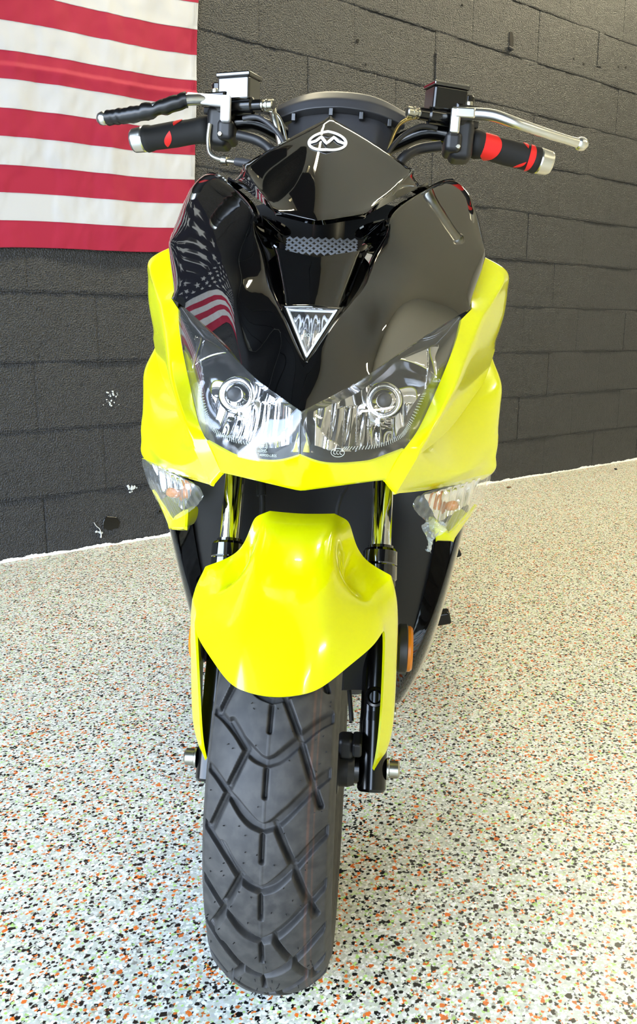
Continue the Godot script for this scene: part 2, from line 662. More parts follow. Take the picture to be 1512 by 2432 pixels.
func build_room():
	# back wall of painted concrete blocks in running bond
	var wall := pivot("wall_back")
	tag(wall, "", "", "", "structure")
	slab("core", Vector3(-2.2, 0, -0.2), Vector3(6.4, 3.0, -0.004), M.mortar, wall)
	var kinds := []
	for k in 7: kinds.append(block_mesh(k, UNIT))
	var halves := [block_mesh(20, UNIT * 0.5), block_mesh(21, UNIT * 0.5)]
	var y0 := 0.1856 - COURSE
	for row in 15:
		var x := 0.998 - UNIT * 8 + (UNIT * 0.5 if row % 2 == 0 else 0.0)
		for k in 21:
			var cx := x + UNIT * (k + 0.5)
			var cy := y0 + COURSE * (row + 0.5)
			if cx > 6.3 or cy - COURSE * 0.5 > 2.95: continue
			var o := put("block", kinds[rng.randi() % 7], M.block, wall)
			o.position = Vector3(cx + rng.randf_range(-0.002, 0.002), cy, rng.randf_range(-0.0012, 0.0012))
			o.rotation = Vector3(rng.randf_range(-0.004, 0.004), rng.randf_range(-0.003, 0.003), PI if rng.randf() < 0.5 else 0.0)
	# squeezed-out mortar along the bed joints, painted over
	for row in range(1, 14):
		for part in 12:
			var xa := -0.6 + part * 0.5 + rng.randf_range(0, 0.14)
			var xb := xa + rng.randf_range(0.22, 0.52)
			var pts := []
			var rad := []
			var n := int((xb - xa) / 0.011)
			for i in n + 1:
				var x := lerpf(xa, xb, float(i) / n)
				var e := minf(i, n - i) / 4.0
				pts.append(Vector3(x, y0 + COURSE * row + 0.003 * lump.get_noise_2d(x * 22, row * 9.0) + 0.0016 * lump.get_noise_2d(x * 90, row * 5.0), 0.0002))
				rad.append((0.0023 + 0.0026 * lump.get_noise_2d(x * 45, row * 3.0 + 50)) * clampf(e, 0.25, 1.0))
			put("mortar_bead", tube(pts, rad, 6, 2, 0.8), M.block, wall)
	# old drill holes, a broken-out spot and a filled strip
	var dark := pm(Color(0.03, 0.028, 0.026), 0.8)
	for e in [[3.28, 1.872, 0.004], [3.354, 1.864, 0.006], [3.62, 1.90, 0.004], [3.68, 1.909, 0.006], [2.03, 1.70, 0.006], [2.07, 1.63, 0.003], [2.56, 1.93, 0.004]]:
		put("drill_hole", lathe([Vector2(0, 0.0006), Vector2(e[2] * 0.8, 0.0008), Vector2(e[2], 0.0), Vector2(e[2], -0.006)], 9), dark, wall).transform = move(Vector3(e[0], e[1], 0.0016), Basis(Vector3.BACK, e[0] * 9.0) * Basis(Vector3.RIGHT, PI / 2) * Basis.from_scale(Vector3(1, 1, 1.25)))
	put("broken_spot", plate([Vector2(-0.014, 0.03), Vector2(0.004, 0.034), Vector2(0.013, 0.018), Vector2(0.016, -0.01), Vector2(0.010, -0.034), Vector2(-0.006, -0.03), Vector2(-0.012, 0.0)], 0.006, 0.002), pm(Color(0.16, 0.145, 0.13), 0.9), wall).position = Vector3(2.856, 1.862, -0.0005)
	put("mortar_crumb", tube([Vector3(2.838, 1.836, 0.003), Vector3(2.853, 1.829, 0.006), Vector3(2.866, 1.832, 0.003)], [0.004, 0.008, 0.004], 8, 4), M.block, wall)
	put("filled_strip", rbox(Vector3(0.034, 0.145, 0.006), 0.0025), M.block, wall).position = Vector3(3.47, 1.945, 0.001)
	put("filled_strip", rbox(Vector3(0.034, 0.15, 0.006), 0.0025), M.block, wall).position = Vector3(2.44, 1.66, 0.001)
	var blot := []
	for k in 16:
		var w := TAU * k / 16
		blot.append(Vector2(cos(w) * 0.030, sin(w) * 0.024) * (1.0 + 0.35 * lump.get_noise_2d(cos(w) * 2.0, sin(w) * 2.0 + 7.0)))
	put("paint_blotch", plate(blot, 0.003, 0.001), M.black_paint, wall).position = Vector3(1.005, 0.072, 0.0012)
	# floor
	var fl := put("floor", rbox(Vector3(9.2, 0.12, 7.4), 0.003, 1), M.floor)
	fl.position = Vector3(2.1, -0.06, 3.5)
	tag(fl, "", "", "", "structure")
	# ragged edge of the white floor coating where it runs up the wall
	var v := PackedVector3Array()
	var t := PackedInt32Array()
	var cols := 1400
	for i in cols + 1:
		var x := -0.4 + 6.0 * i / cols
		var up := 0.007 + 0.007 * lump.get_noise_2d(x * 5, 1.0) + 0.005 * lump.get_noise_2d(x * 17, 4.0) + 0.003 * lump.get_noise_2d(x * 95, 8.0)
		var out := 0.008 + 0.010 * lump.get_noise_2d(x * 6, 30.0) + 0.005 * lump.get_noise_2d(x * 23, 33.0) + 0.003 * lump.get_noise_2d(x * 110, 36.0)
		v.append_array([Vector3(x, maxf(up, 0.001), 0.0012), Vector3(x, 0.0035, 0.0038), Vector3(x, 0.0006, 0.004 + maxf(out, 0.001))])
	for i in cols:
		for k in 2:
			var p := i * 3 + k
			t.append_array([p, p + 1, p + 4, p, p + 4, p + 3])
	tag(put("trim_1", raw_mesh(v, t), M.epoxy), "", "", "", "structure")
	# the other walls, the ceiling and the open garage door on the left
	slab("ceiling", Vector3(-2.4, 2.9, -0.2), Vector3(6.6, 3.05, 7.2), M.dark_ceiling)
	slab("wall_right", Vector3(6.4, 0, 0), Vector3(6.6, 2.9, 7.0), M.plaster)
	slab("wall_front", Vector3(-2.4, 0, 7.0), Vector3(6.6, 2.9, 7.2), M.plaster)
	var lw := pivot("wall_left")
	tag(lw, "", "", "", "structure")
	slab("pier", Vector3(-2.4, 0, -0.1), Vector3(-2.2, 2.9, 0.25), M.plaster, lw)
	slab("pier", Vector3(-2.4, 0, 5.2), Vector3(-2.2, 2.9, 7.0), M.plaster, lw)
	slab("lintel", Vector3(-2.4, 2.5, 0.25), Vector3(-2.2, 2.9, 5.2), M.plaster, lw)
	var drive := slab("ground", Vector3(-14, -0.3, -6), Vector3(-2.45, -0.06, 14), M.concrete)
	tag(drive, "", "", "", "structure")
	# the garage door, slid open and parked under the ceiling on its rails
	var gd := pivot("garage_door")
	tag(gd, "dark sectional garage door parked open under the ceiling", "garage door")
	for k in 4:
		put("door_panel", rbox(Vector3(0.56, 0.045, 4.9), 0.008, 1), M.door_panel, gd).position = Vector3(-1.3 + k * 0.575, 2.62, 2.7)
	for z in [0.28, 5.12]:
		put("rail", rbox(Vector3(2.9, 0.06, 0.03), 0.004, 1), M.steel, gd).position = Vector3(-0.7, 2.68, z)
		for x in [-1.9, 0.5]: put("hanger", rbox(Vector3(0.03, 0.22, 0.03), 0.004, 1), M.steel, gd).position = Vector3(x, 2.79, z)
	# garage lamps: two long ceiling fixtures
	for e in [[Vector3(1.4, 2.84, 0.45), "first white strip lamp along the block wall, the one nearest the garage door", 3.2], [Vector3(2.8, 2.84, 0.45), "second white strip lamp along the block wall, in the middle of its row", 1.5], [Vector3(4.2, 2.84, 0.45), "third white strip lamp along the block wall, deepest in the garage", 5.0], [Vector3(0.9, 2.84, 4.6), "white strip lamp away from the block wall, next to the parked garage door", 3.0], [Vector3(3.6, 2.84, 4.2), "white strip lamp away from the block wall, deep in the garage", 10.0]]:
		var lp := pivot("ceiling_lamp", self, move(e[0]))
		tag(lp, e[1], "lamp", "ceiling strip lamps")
		put("housing", rbox(Vector3(1.3, 0.05, 0.14), 0.01), pm(Color(0.85, 0.85, 0.84), 0.5), lp).position.y = 0.03
		put("diffuser", rbox(Vector3(1.24, 0.02, 0.11), 0.006), M.lamp_glow, lp)
		var al := AreaLight3D.new()
		al.name = "glow"
		al.area_size = Vector2(1.24, 0.11)
		al.light_color = Color(1.0, 0.95, 0.79)
		al.light_energy = e[2]
		al.area_range = 12.0
		al.shadow_enabled = true
		al.rotation.x = -PI / 2
		al.position.y = -0.015
		lp.add_child(al)

# ------------------------------------------------------------------ the flag
func build_flag():
	var flag := pivot("flag")
	tag(flag, "large red and white striped flag hung flat on the grey block wall", "flag")
	var pitch := 0.0736
	var length := 1.53
	var fold := func(s: float, h: float) -> float:
		# s: metres in from the fly edge, h: metres up from the hem
		var z := 0.006
		for c in [[0.29, 0.004], [0.50, -0.005], [0.72, 0.004], [0.95, -0.004], [1.2, 0.004]]:
			z += c[1] * maxf(0.0, 1.0 - absf(s - c[0] - 0.03 * (h - 0.5)) / 0.055)
		z += 0.010 * lump.get_noise_2d(s * 3.0 + 4.0, h * 1.6) * smoothstep(0.0, 0.25, h + 0.12)
		z += 0.0035 * lump.get_noise_2d(s * 11.0 + h * 3.0, h * 6.0 + 9.0)
		z += 0.008 * exp((h - 0.480) / 0.03) * smoothstep(0.483, 0.477, h)
		return maxf(z, 0.0015) + 0.004
	var spot := func(s: float, h: float, lift: float) -> Vector3:
		return Vector3(1.336 - s * 0.9985 + 0.058 * h - 0.02 * h * s, 0.938 - s * 0.0455 + h - 0.004 * sin(s * 9.0), fold.call(s, h) + lift)
	var cloth_grid := func(s0: float, s1: float, h0: float, h1: float, lift: float, step: float) -> ArrayMesh:
		var nx := maxi(2, int((s1 - s0) / step))
		var ny := maxi(2, int((h1 - h0) / step))
		var v := []
		var q := []
		for i in ny + 1:
			for j in nx + 1:
				v.append(spot.call(lerpf(s0, s1, float(j) / nx), lerpf(h0, h1, float(i) / ny), lift))
		for i in ny:
			for j in nx:
				var a := i * (nx + 1) + j
				q.append([a, a + nx + 1, a + nx + 2, a + 1])
		return thicken(v, q, 0.0006)
	for k in 13:
		var red := k % 2 == 0
		var st: MeshInstance3D = put("stripe", cloth_grid.call(0.0, length if k < 6 else length - 0.6, k * pitch, (k + 1) * pitch + (0.0 if k == 12 else 0.0012), 0.0002 * (k % 2), 0.006), M.flag_red if red else M.flag_white, flag)
		# the doubled cloth of the seams
		put("seam", cloth_grid.call(0.0, length if k < 6 else length - 0.6, k * pitch + 0.001, k * pitch + 0.009, 0.0010, 0.004), M.flag_red if red else M.flag_white, st)
		for c in 3:
			put("stitch_row", cloth_grid.call(0.004 + c * 0.005, 0.0062 + c * 0.005, k * pitch + 0.001, (k + 1) * pitch, 0.0011, 0.004), M.flag_red if red else M.flag_white, st)
	var can: MeshInstance3D = put("canton", cloth_grid.call(length - 0.6, length, 6 * pitch, 13 * pitch, 0.0004, 0.012), M.flag_blue, flag)
	var star := []
	for i in 10:
		var w := PI / 2 + TAU * i / 10
		var r := 0.026 if i % 2 == 0 else 0.0105
		star.append(Vector2(cos(w), sin(w)) * r)
	var sm := plate(star, 0.0008)
	for row in 9:
		for c in (6 if row % 2 == 0 else 5):
			var o := put("star", sm, M.flag_white, can)
			o.position = spot.call(length - 0.6 + (0.05 if row % 2 == 0 else 0.1) + c * 0.1, 6 * pitch + 0.05 + row * 0.0515, 0.0016)

# ------------------------------------------------------------------ the scooter
# x: to the rider's left, y: up, z: forward; the front axle stands at z = 0
var P := {
	"tip": Vector3(0.2078, 0.7803, -0.29), "lipi": Vector3(0.2041, 0.766, -0.275), "o11": Vector3(0.236, 0.7649, -0.315), "lipo": Vector3(0.2299, 0.7554, -0.295), "o10": Vector3(0.2427, 0.7471, -0.325),
	"a1": Vector3(0.1928, 0.7351, -0.24), "b1": Vector3(0.2146, 0.7269, -0.25), "c1": Vector3(0.2406, 0.7233, -0.315), "a2": Vector3(0.1794, 0.7089, -0.195), "b2": Vector3(0.1947, 0.702, -0.2),
	"c2": Vector3(0.2338, 0.6933, -0.3), "a3": Vector3(0.1652, 0.6958, -0.17), "a35": Vector3(0.1587, 0.6745, -0.145), "b3": Vector3(0.178, 0.6664, -0.155), "c3": Vector3(0.2225, 0.6664, -0.27),
	"a4": Vector3(0.1462, 0.646, -0.11), "b4": Vector3(0.1633, 0.6384, -0.11), "v4": Vector3(0.1998, 0.6287, -0.2), "d4": Vector3(0.2365, 0.6217, -0.28), "a5": Vector3(0.1331, 0.6176, -0.08),
	"b5": Vector3(0.1511, 0.6168, -0.075), "v5": Vector3(0.1802, 0.6092, -0.15), "d5": Vector3(0.2367, 0.5927, -0.27), "a6": Vector3(0.1134, 0.5821, -0.03), "b6": Vector3(0.1295, 0.5848, -0.03),
	"v6": Vector3(0.1499, 0.5782, -0.085), "d6": Vector3(0.2338, 0.5574, -0.25), "a7": Vector3(0.0986, 0.5657, -0), "b7": Vector3(0.114, 0.5599, -0.005), "e7": Vector3(0.1601, 0.5266, -0.105),
	"f7": Vector3(0.2089, 0.5295, -0.2), "d7": Vector3(0.2299, 0.5278, -0.235), "g7": Vector3(0.2183, 0.5053, -0.21), "g8": Vector3(0.135, 0.5106, -0.08), "sp": Vector3(0.0924, 0.5206, 0.005),
	"n0": Vector3(0, 0.5633, 0.06), "n1": Vector3(0.026, 0.5554, 0.055), "n2": Vector3(0.0663, 0.5563, 0.032), "ch1": Vector3(0.0705, 0.5348, 0.018), "ch0": Vector3(0, 0.5257, 0.04),
	"chm": Vector3(0.0346, 0.5309, 0.033), "t": Vector3(0.0814, 0.5348, 0.01), "m0": Vector3(0, 0.6043, 0.06), "m1": Vector3(0.0354, 0.622, 0.025), "m2": Vector3(0.062, 0.6374, -0.01),
	"m3": Vector3(0.1043, 0.6647, -0.085), "m4": Vector3(0.1549, 0.6964, -0.165), "m5": Vector3(0.1789, 0.7089, -0.195), "m6": Vector3(0.1957, 0.7486, -0.25), "m7": Vector3(0.2031, 0.782, -0.285),
	"m8": Vector3(0.1997, 0.816, -0.31), "m9": Vector3(0.1899, 0.8453, -0.325), "m10": Vector3(0.1644, 0.8761, -0.33), "m11": Vector3(0.1263, 0.8559, -0.27), "w1": Vector3(0.0809, 0.8151, -0.175),
	"w2": Vector3(0.0762, 0.7928, -0.16), "w3": Vector3(0.062, 0.7569, -0.125), "w4": Vector3(0.0466, 0.7187, -0.075), "w5": Vector3(0.0282, 0.6846, -0.02), "w6": Vector3(0.0135, 0.6612, 0.01),
	"w7": Vector3(0, 0.6455, 0.02), "u2": Vector3(0.0654, 0.7883, -0.18), "u3": Vector3(0.0501, 0.7603, -0.14), "u4": Vector3(0.0368, 0.7177, -0.085), "k0": Vector3(0, 0.7532, -0.1),
	"k1": Vector3(0.0456, 0.7631, -0.12), "k2": Vector3(0.0263, 0.7011, -0.045), "k3": Vector3(0, 0.6993, -0.035), "la": Vector3(0.0286, 0.6988, -0.045), "lb": Vector3(0, 0.6474, 0.015),
	"q0": Vector3(0.155, 0.8546, -0.3), "q1": Vector3(0.1119, 0.7473, -0.165), "q2": Vector3(0.0823, 0.7042, -0.08),
}

func V(x: float, y: float, z: float) -> Vector3:
	return Vector3(x, y, z)

func build_scooter():
	var at := Vector3(-0.0339, 0, -0.797)
	var turn := Basis(Vector3.UP, -ROOM_TURN)
	scooter = pivot("motor_scooter", self, Transform3D(turn * Basis(Vector3.UP, -0.0548) * Basis(Vector3.BACK, -0.0358), turn * at + Vector3(0, 0, 2.444)))
	tag(scooter, "bright yellow and glossy black motor scooter standing on its stand, seen from the front", "scooter")
	var pin := V(0, 0.216, -0.03)
	var axis := V(0, 0.684, -0.34).normalized()
	var b := Basis(axis, -deg_to_rad(1.2))
	steer = Transform3D(b, pin - b * pin)
	build_wheel()
	build_fender()
	build_fork()
	build_cowl()
	build_nose()
	build_headlights()
	build_signals()
	build_bars()
	build_body()

func build_cowl():
	# flange behind the outer edges
	for w in ["tip", "o11", "o10", "c1", "c2", "c3", "d4", "d5", "d6", "d7", "g7"]:
		P["r_" + w] = P[w] + V(-0.010, 0.0, -0.085)
	P["r_tip"] = P["tip"] + V(0.0, -0.01, -0.06)
	P["r_g8"] = P["g8"] + V(0.0, 0.012, -0.05)
	P["r_sp"] = P["sp"] + V(0.0, 0.018, -0.03)
	P["r_t"] = P["t"] + V(0.0, 0.012, -0.03)
	# the side face falls off steeply behind the ridge
	for e in [["v4", 0.055], ["v5", 0.065], ["v6", 0.055], ["c3", 0.012], ["b4", -0.008], ["b5", -0.010], ["b6", -0.008]]:
		var w: Vector3 = P[e[0]]
		var far: float = 1.0 + e[1] * 1.04
		P[e[0]] = V(w.x * far, 0.672 + (w.y - 0.672) * far, w.z - e[1])
	for e in [["g7", 0.022], ["g8", 0.022]]:
		var w: Vector3 = P[e[0]]
		var far: float = 1.0 + e[1] * 1.08
		P[e[0]] = V(w.x * far, 0.672 + (w.y - 0.672) * far, w.z - e[1])
		P["r_" + e[0]] = P[e[0]] + V(-0.010, 0.010, -0.07)
	# the upper arm tucks in under the black nose panel
	for w in ["tip", "lipi", "a1"]: P[w] = P[w] + V(-0.007, 0.0, -0.010)
	# the lower cover starts a little behind the arm's edge
	for w in ["c3", "v4", "v5", "v6"]: P["u_" + w] = P[w] + V(-0.006, 0.002, -0.007)
	P["u_c3"] = P["c3"] + V(-0.010, 0.012, -0.012)
	P["e_c3"] = P["c3"] + V(-0.004, -0.014, -0.02)
	var arm := "tip lipi lipo o11; lipi a1 b1 lipo; o11 lipo b1 o10; o10 b1 b2 c1; c1 b2 c2; a1 a2 b2 b1; a2 a3 b3 b2; a3 a35 b3; a35 a4 b4 b3; b2 b3 c3 c2; b3 b4 v4 c3; a4 a5 b5 b4; b4 b5 v5 v4; a5 a6 b6 b5; b5 b6 v6 v5; a6 a7 b7 b6; b6 b7 v6; a7 t sp b7"
	arm += "; tip o11 r_o11 r_tip; o11 o10 r_o10 r_o11; o10 c1 r_c1 r_o10; c1 c2 r_c2 r_c1; c2 c3 r_c3 r_c2; sp t r_t r_sp"
	var arm_cr := "lipi lipo:2.4; lipo b1 b2 b3:2.2; b3 b4 b5 b6 b7 sp:2.0; a2 b2:1.6; tip o11 o10:2; o10 c1 c2 c3:1.5; sp t:2.6"
	var cover := "u_c3 e_c3 d4 u_v4; u_v4 d4 d5 u_v5; u_v5 d5 d6 u_v6; u_v6 d6 f7 e7; u_v6 e7 b7; d6 d7 f7; f7 d7 g7; e7 f7 g7 g8; b7 e7 g8 sp"
	cover += "; e_c3 d4 r_d4 r_c3; d4 d5 r_d5 r_d4; d5 d6 r_d6 r_d5; d6 d7 r_d7 r_d6; d7 g7 r_g7 r_d7; g7 g8 r_g8 r_g7; g8 sp r_sp r_g8"
	var cover_cr := "sp e7 f7:2.2; f7 d7:2.2; e_c3 d4 d5 d6 d7:1.4; g7 g8 sp:2.6; d7 g7:1.5"
	for side in ["right", "left"]:
		put("side_fairing", shell(P, arm, arm_cr, V(0, 0.66, -0.45), 0.003, side, 3, "tip sp a3 a2 b7"), M.yellow, scooter)
		put("lower_side_cover", shell(P, cover, cover_cr, V(0, 0.60, -0.45), 0.003, side, 3, "sp b7"), M.yellow, scooter)
	P["r_ch0"] = P["ch0"] + V(0, 0.014, -0.05)
	P["r_chm"] = P["chm"] + V(0, 0.014, -0.05)
	P["r_ch1"] = P["ch1"] + V(0, 0.014, -0.045)
	put("chin_cowl", shell(P, "n0 n1 chm ch0; n1 n2 ch1 chm; n2 a7 t ch1; ch0 chm r_chm r_ch0; chm ch1 r_ch1 r_chm; ch1 t r_t r_ch1", "ch0 chm ch1 t:2.6; n0 ch0:2; n2 ch1:1.2", V(0, 0.62, -0.2), 0.003, "both", 3, "n0 a7 t"), M.yellow, scooter)

func build_nose():
	for w in ["m5", "m6", "m7", "m8", "m9", "m10", "m11"]:
		P["r_" + w] = P[w] + V(-0.016, -0.004, -0.07)
	P["r_m11"] = P["m11"] + V(-0.004, -0.03, -0.05)
	for w in ["u2", "u3", "u4"]:
		P[w] = P[w] + V(0, 0, -0.012)
	P["r_u2"] = P["u2"] + V(-0.004, 0.005, -0.05)
	P["r_w2"] = P["w2"] + V(-0.006, 0.0, -0.05)
	P["r_w1"] = P["w1"] + V(-0.004, -0.008, -0.05)
	var wing := "m0 m1 w6 w7; m1 m2 w5 w6; m2 m3 q2; m2 q2 w4 w5; w4 q2 q1 w3; q2 m3 m4 q1; w3 q1 w1 w2; w1 q1 q0 m11; q1 m4 m5 m6; q1 m6 m7 m8; q1 m8 m9 q0; q0 m9 m10 m11"
	wing += "; w2 w3 u3 u2; w3 w4 u4 u3; w4 w5 la u4; w5 w6 lb la; w6 w7 lb; w2 u2 r_u2 r_w2; w1 w2 r_w2 r_w1"
	wing += "; m5 m6 r_m6 r_m5; m6 m7 r_m7 r_m6; m7 m8 r_m8 r_m7; m8 m9 r_m9 r_m8; m9 m10 r_m10 r_m9; m10 m11 r_m11 r_m10; m11 w1 r_w1 r_m11"
	var cr := "w1 w2 w3 w4 w5:1.7; w5 w6 w7:1.0; u2 u3 u4 la:1.0; q0 q1 q2 m2:1.2; m5 m6 m7 m8 m9:1.0; m9 m10 m11:1.7; m11 w1:1.8"
	P["q0"] = V(0.153, 0.853, -0.288)
	for w in ["q1", "q2"]:
		var k: Vector3 = P[w]
		P[w] = V(k.x * 0.976, 0.672 + (k.y - 0.672) * 0.976, k.z + 0.024)
	put("nose_panel", shell(P, wing, cr, V(0, 0.70, -0.42), 0.003, "both", 3, "m0 m5 la lb", null, 0.45), M.black_gloss, scooter)
	# the raised bar between grille and position lamp
	P["k0"] = V(0, 0.7514, -0.08)
	P["k1"] = V(0.0447, 0.7613, -0.10)
	P["k4"] = P["u3"] + V(-0.001, 0.0, -0.002)
	P["k5"] = P["u4"] + V(-0.001, 0, -0.002)
	put("nose_bar", shell(P, "k0 k1 k2 k3; k1 k4 k5 k2; k2 k5 la", "k0 k3:1.6; k1 k2:2", V(0, 0.70, -0.3), 0.003, "both", 3, "k3 k2 la k4 k0 k1"), M.black_gloss, scooter)
	# intake behind the visor's lip
	var I := {"b": V(0.045, 0.797, -0.172), "c": V(0.071, 0.806, -0.19), "d": V(0.066, 0.782, -0.178), "e": V(0.05, 0.764, -0.155),
		"B": V(0.033, 0.788, -0.205), "C": V(0.050, 0.787, -0.205), "D": V(0.048, 0.776, -0.198), "E": V(0.041, 0.766, -0.186)}
	for side in ["right", "left"]:
		put("intake_cheek", shell(I, "b c C B; c d D C; d e E D", "B C D E:1.5; d D:2; c C:2", V(0, 0.78, 0.3), 0.002, side, 2, "c", null, 0.0), M.black_gloss, scooter)
	put("intake_back", plate([Vector2(-0.055, -0.02), Vector2(0.055, -0.02), Vector2(0.055, 0.02), Vector2(-0.055, 0.02)], 0.004, 0.001), M.black_plastic, scooter).transform = move(V(0, 0.772, -0.225), Basis(Vector3.RIGHT, -0.75))
	# woven grille: two sets of slanting bars in a frame
	var bars := []
	var w2 := 0.041
	var h2 := 0.0135
	for dir in [1.0, -1.0]:
		for k in range(-9, 10):
			# line x = k*p + dir*y
			var x0 := k * 0.0084
			var lo := maxf(-h2, minf((-w2 - x0) * dir, (w2 - x0) * dir))
			var hi := minf(h2, maxf((-w2 - x0) * dir, (w2 - x0) * dir))
			if hi - lo < 0.003: continue
			var a := V(x0 + dir * lo, lo, 0)
			var c := V(x0 + dir * hi, hi, 0)
			bars.append([rbox(V(0.0027, (c - a).length(), 0.0014), 0.0004, 1), move((a + c) * 0.5 + V(0, 0, 0.00015 * dir), Basis(Vector3.BACK, -dir * PI / 4))])
	var g := put("grille", join(bars), M.mesh_grey, scooter)
	g.transform = move(V(0, 0.7725, -0.180), Basis(Vector3.RIGHT, -0.72))
	# visor
	var W := {"t": V(0, 0.9345, -0.27), "e1": V(0.057, 0.902, -0.26), "e2": V(0.1045, 0.872, -0.25), "s": V(0.123, 0.8595, -0.262), "l4": V(0.05, 0.803, -0.125), "l5": V(0.052, 0.8035, -0.140), "c": V(0, 0.789, -0.09), "d": V(0, 0.7845, -0.096), "l6": V(0.049, 0.7985, -0.131), "m": V(0, 0.862, -0.176), "n": V(0.063, 0.842, -0.192),
		"rt": V(0, 0.918, -0.30), "r1": V(0.056, 0.885, -0.285), "r2": V(0.112, 0.85, -0.28)}
	put("visor", shell(W, "t e1 n m; e1 e2 n; m n l4 c; n e2 l4; e2 s l5 l4; l4 l6 d c; l4 l5 l6; t e1 r1 rt; e1 e2 r2 r1; e2 s r2", "t m c:1.5; e2 l4:2.4; c l4:2.8; t e1 e2:2.4; c d:2", V(0, 0.8, -0.3), 0.003, "both", 3, "t s c e2 l4"), M.black_gloss, scooter)
	# emblem: an oval ring with a broken peak line, following the two planes of the visor
	var top: Vector3 = W["t"]
	var dn := (V(0, 0.789, -0.09) - top).normalized()
	var surf := func(p: Vector2) -> Vector3:
		# p.x sideways, p.y up, measured from the emblem's middle
		var out := (V(0.1045, 0.872, -0.25) - (top + dn * 0.0505)) / 0.1045
		var far := (0.8925 + p.y - top.y - absf(p.x) * out.y) / dn.y
		return top + dn * far + V(p.x, out.y * absf(p.x), out.z * absf(p.x)) + V(0, 0.0018, 0.0016)
	var ribbon := func(line: Array, width: float, closed: bool) -> ArrayMesh:
		var v := []
		var q := []
		var n := line.size()
		for i in n:
			var a: Vector2 = line[(i + n - 1) % n] if closed or i > 0 else line[i]
			var c: Vector2 = line[(i + 1) % n] if closed or i < n - 1 else line[i]
			var d := (c - a).normalized().orthogonal() * width * 0.5
			v.append(surf.call(line[i] + d)); v.append(surf.call(line[i] - d))
		for i in (n if closed else n - 1):
			var j := (i + 1) % n
			q.append([i * 2, i * 2 + 1, j * 2 + 1, j * 2])
		return thicken(v, q, 0.0006)
	var oval := []
	for i in 48:
		var w := TAU * i / 48
		var p := Vector2(cos(w), sin(w))
		oval.append(Vector2(p.x * 0.0218, p.y * 0.0128) * (1.0 + 0.05 * sin(w) * sin(w)))
	var em := put("emblem", ribbon.call(oval, 0.0032, true), M.white_print, scooter, "white oval emblem with a zigzag peak")
	var zig := []
	for e in [[-0.0212, -0.001], [-0.013, 0.001], [-0.0075, 0.0065], [0.0, -0.0045], [0.0075, 0.0065], [0.013, 0.001], [0.0212, -0.001]]:
		zig.append(Vector2(e[0], e[1]))
	var fine := []
	for i in zig.size() - 1:
		for k in 4: fine.append(zig[i].lerp(zig[i + 1], k / 4.0))
	fine.append(zig[-1])
	put("peak_line", ribbon.call(fine, 0.0036, false), M.white_print, em)

func lens_cage(side_push: float, shrink: float) -> Dictionary:
	# the headlight's outline with three points over its middle; shrunk and pushed back for what lies behind the glass
	var D := {}
	var c := V(0.078, 0.61, -0.045)
	for w in ["n1", "n2", "a7", "a6", "a5", "a4", "a35", "a3", "m4", "m3", "m2", "m1", "n0", "m0"]:
		var p: Vector3 = P[w]
		if w == "n0" or w == "m0": p.x = 0.0004
		D[w] = p.lerp(c, shrink) + V(0, -0.25, -1) * side_push
	for e in [["ia", V(0.131, 0.659, -0.092)], ["ib", V(0.092, 0.602, -0.006)], ["ic", V(0.033, 0.586, 0.050)]]:
		D[e[0]] = e[1].lerp(c, shrink) + V(0, -0.25, -1) * side_push
	return D

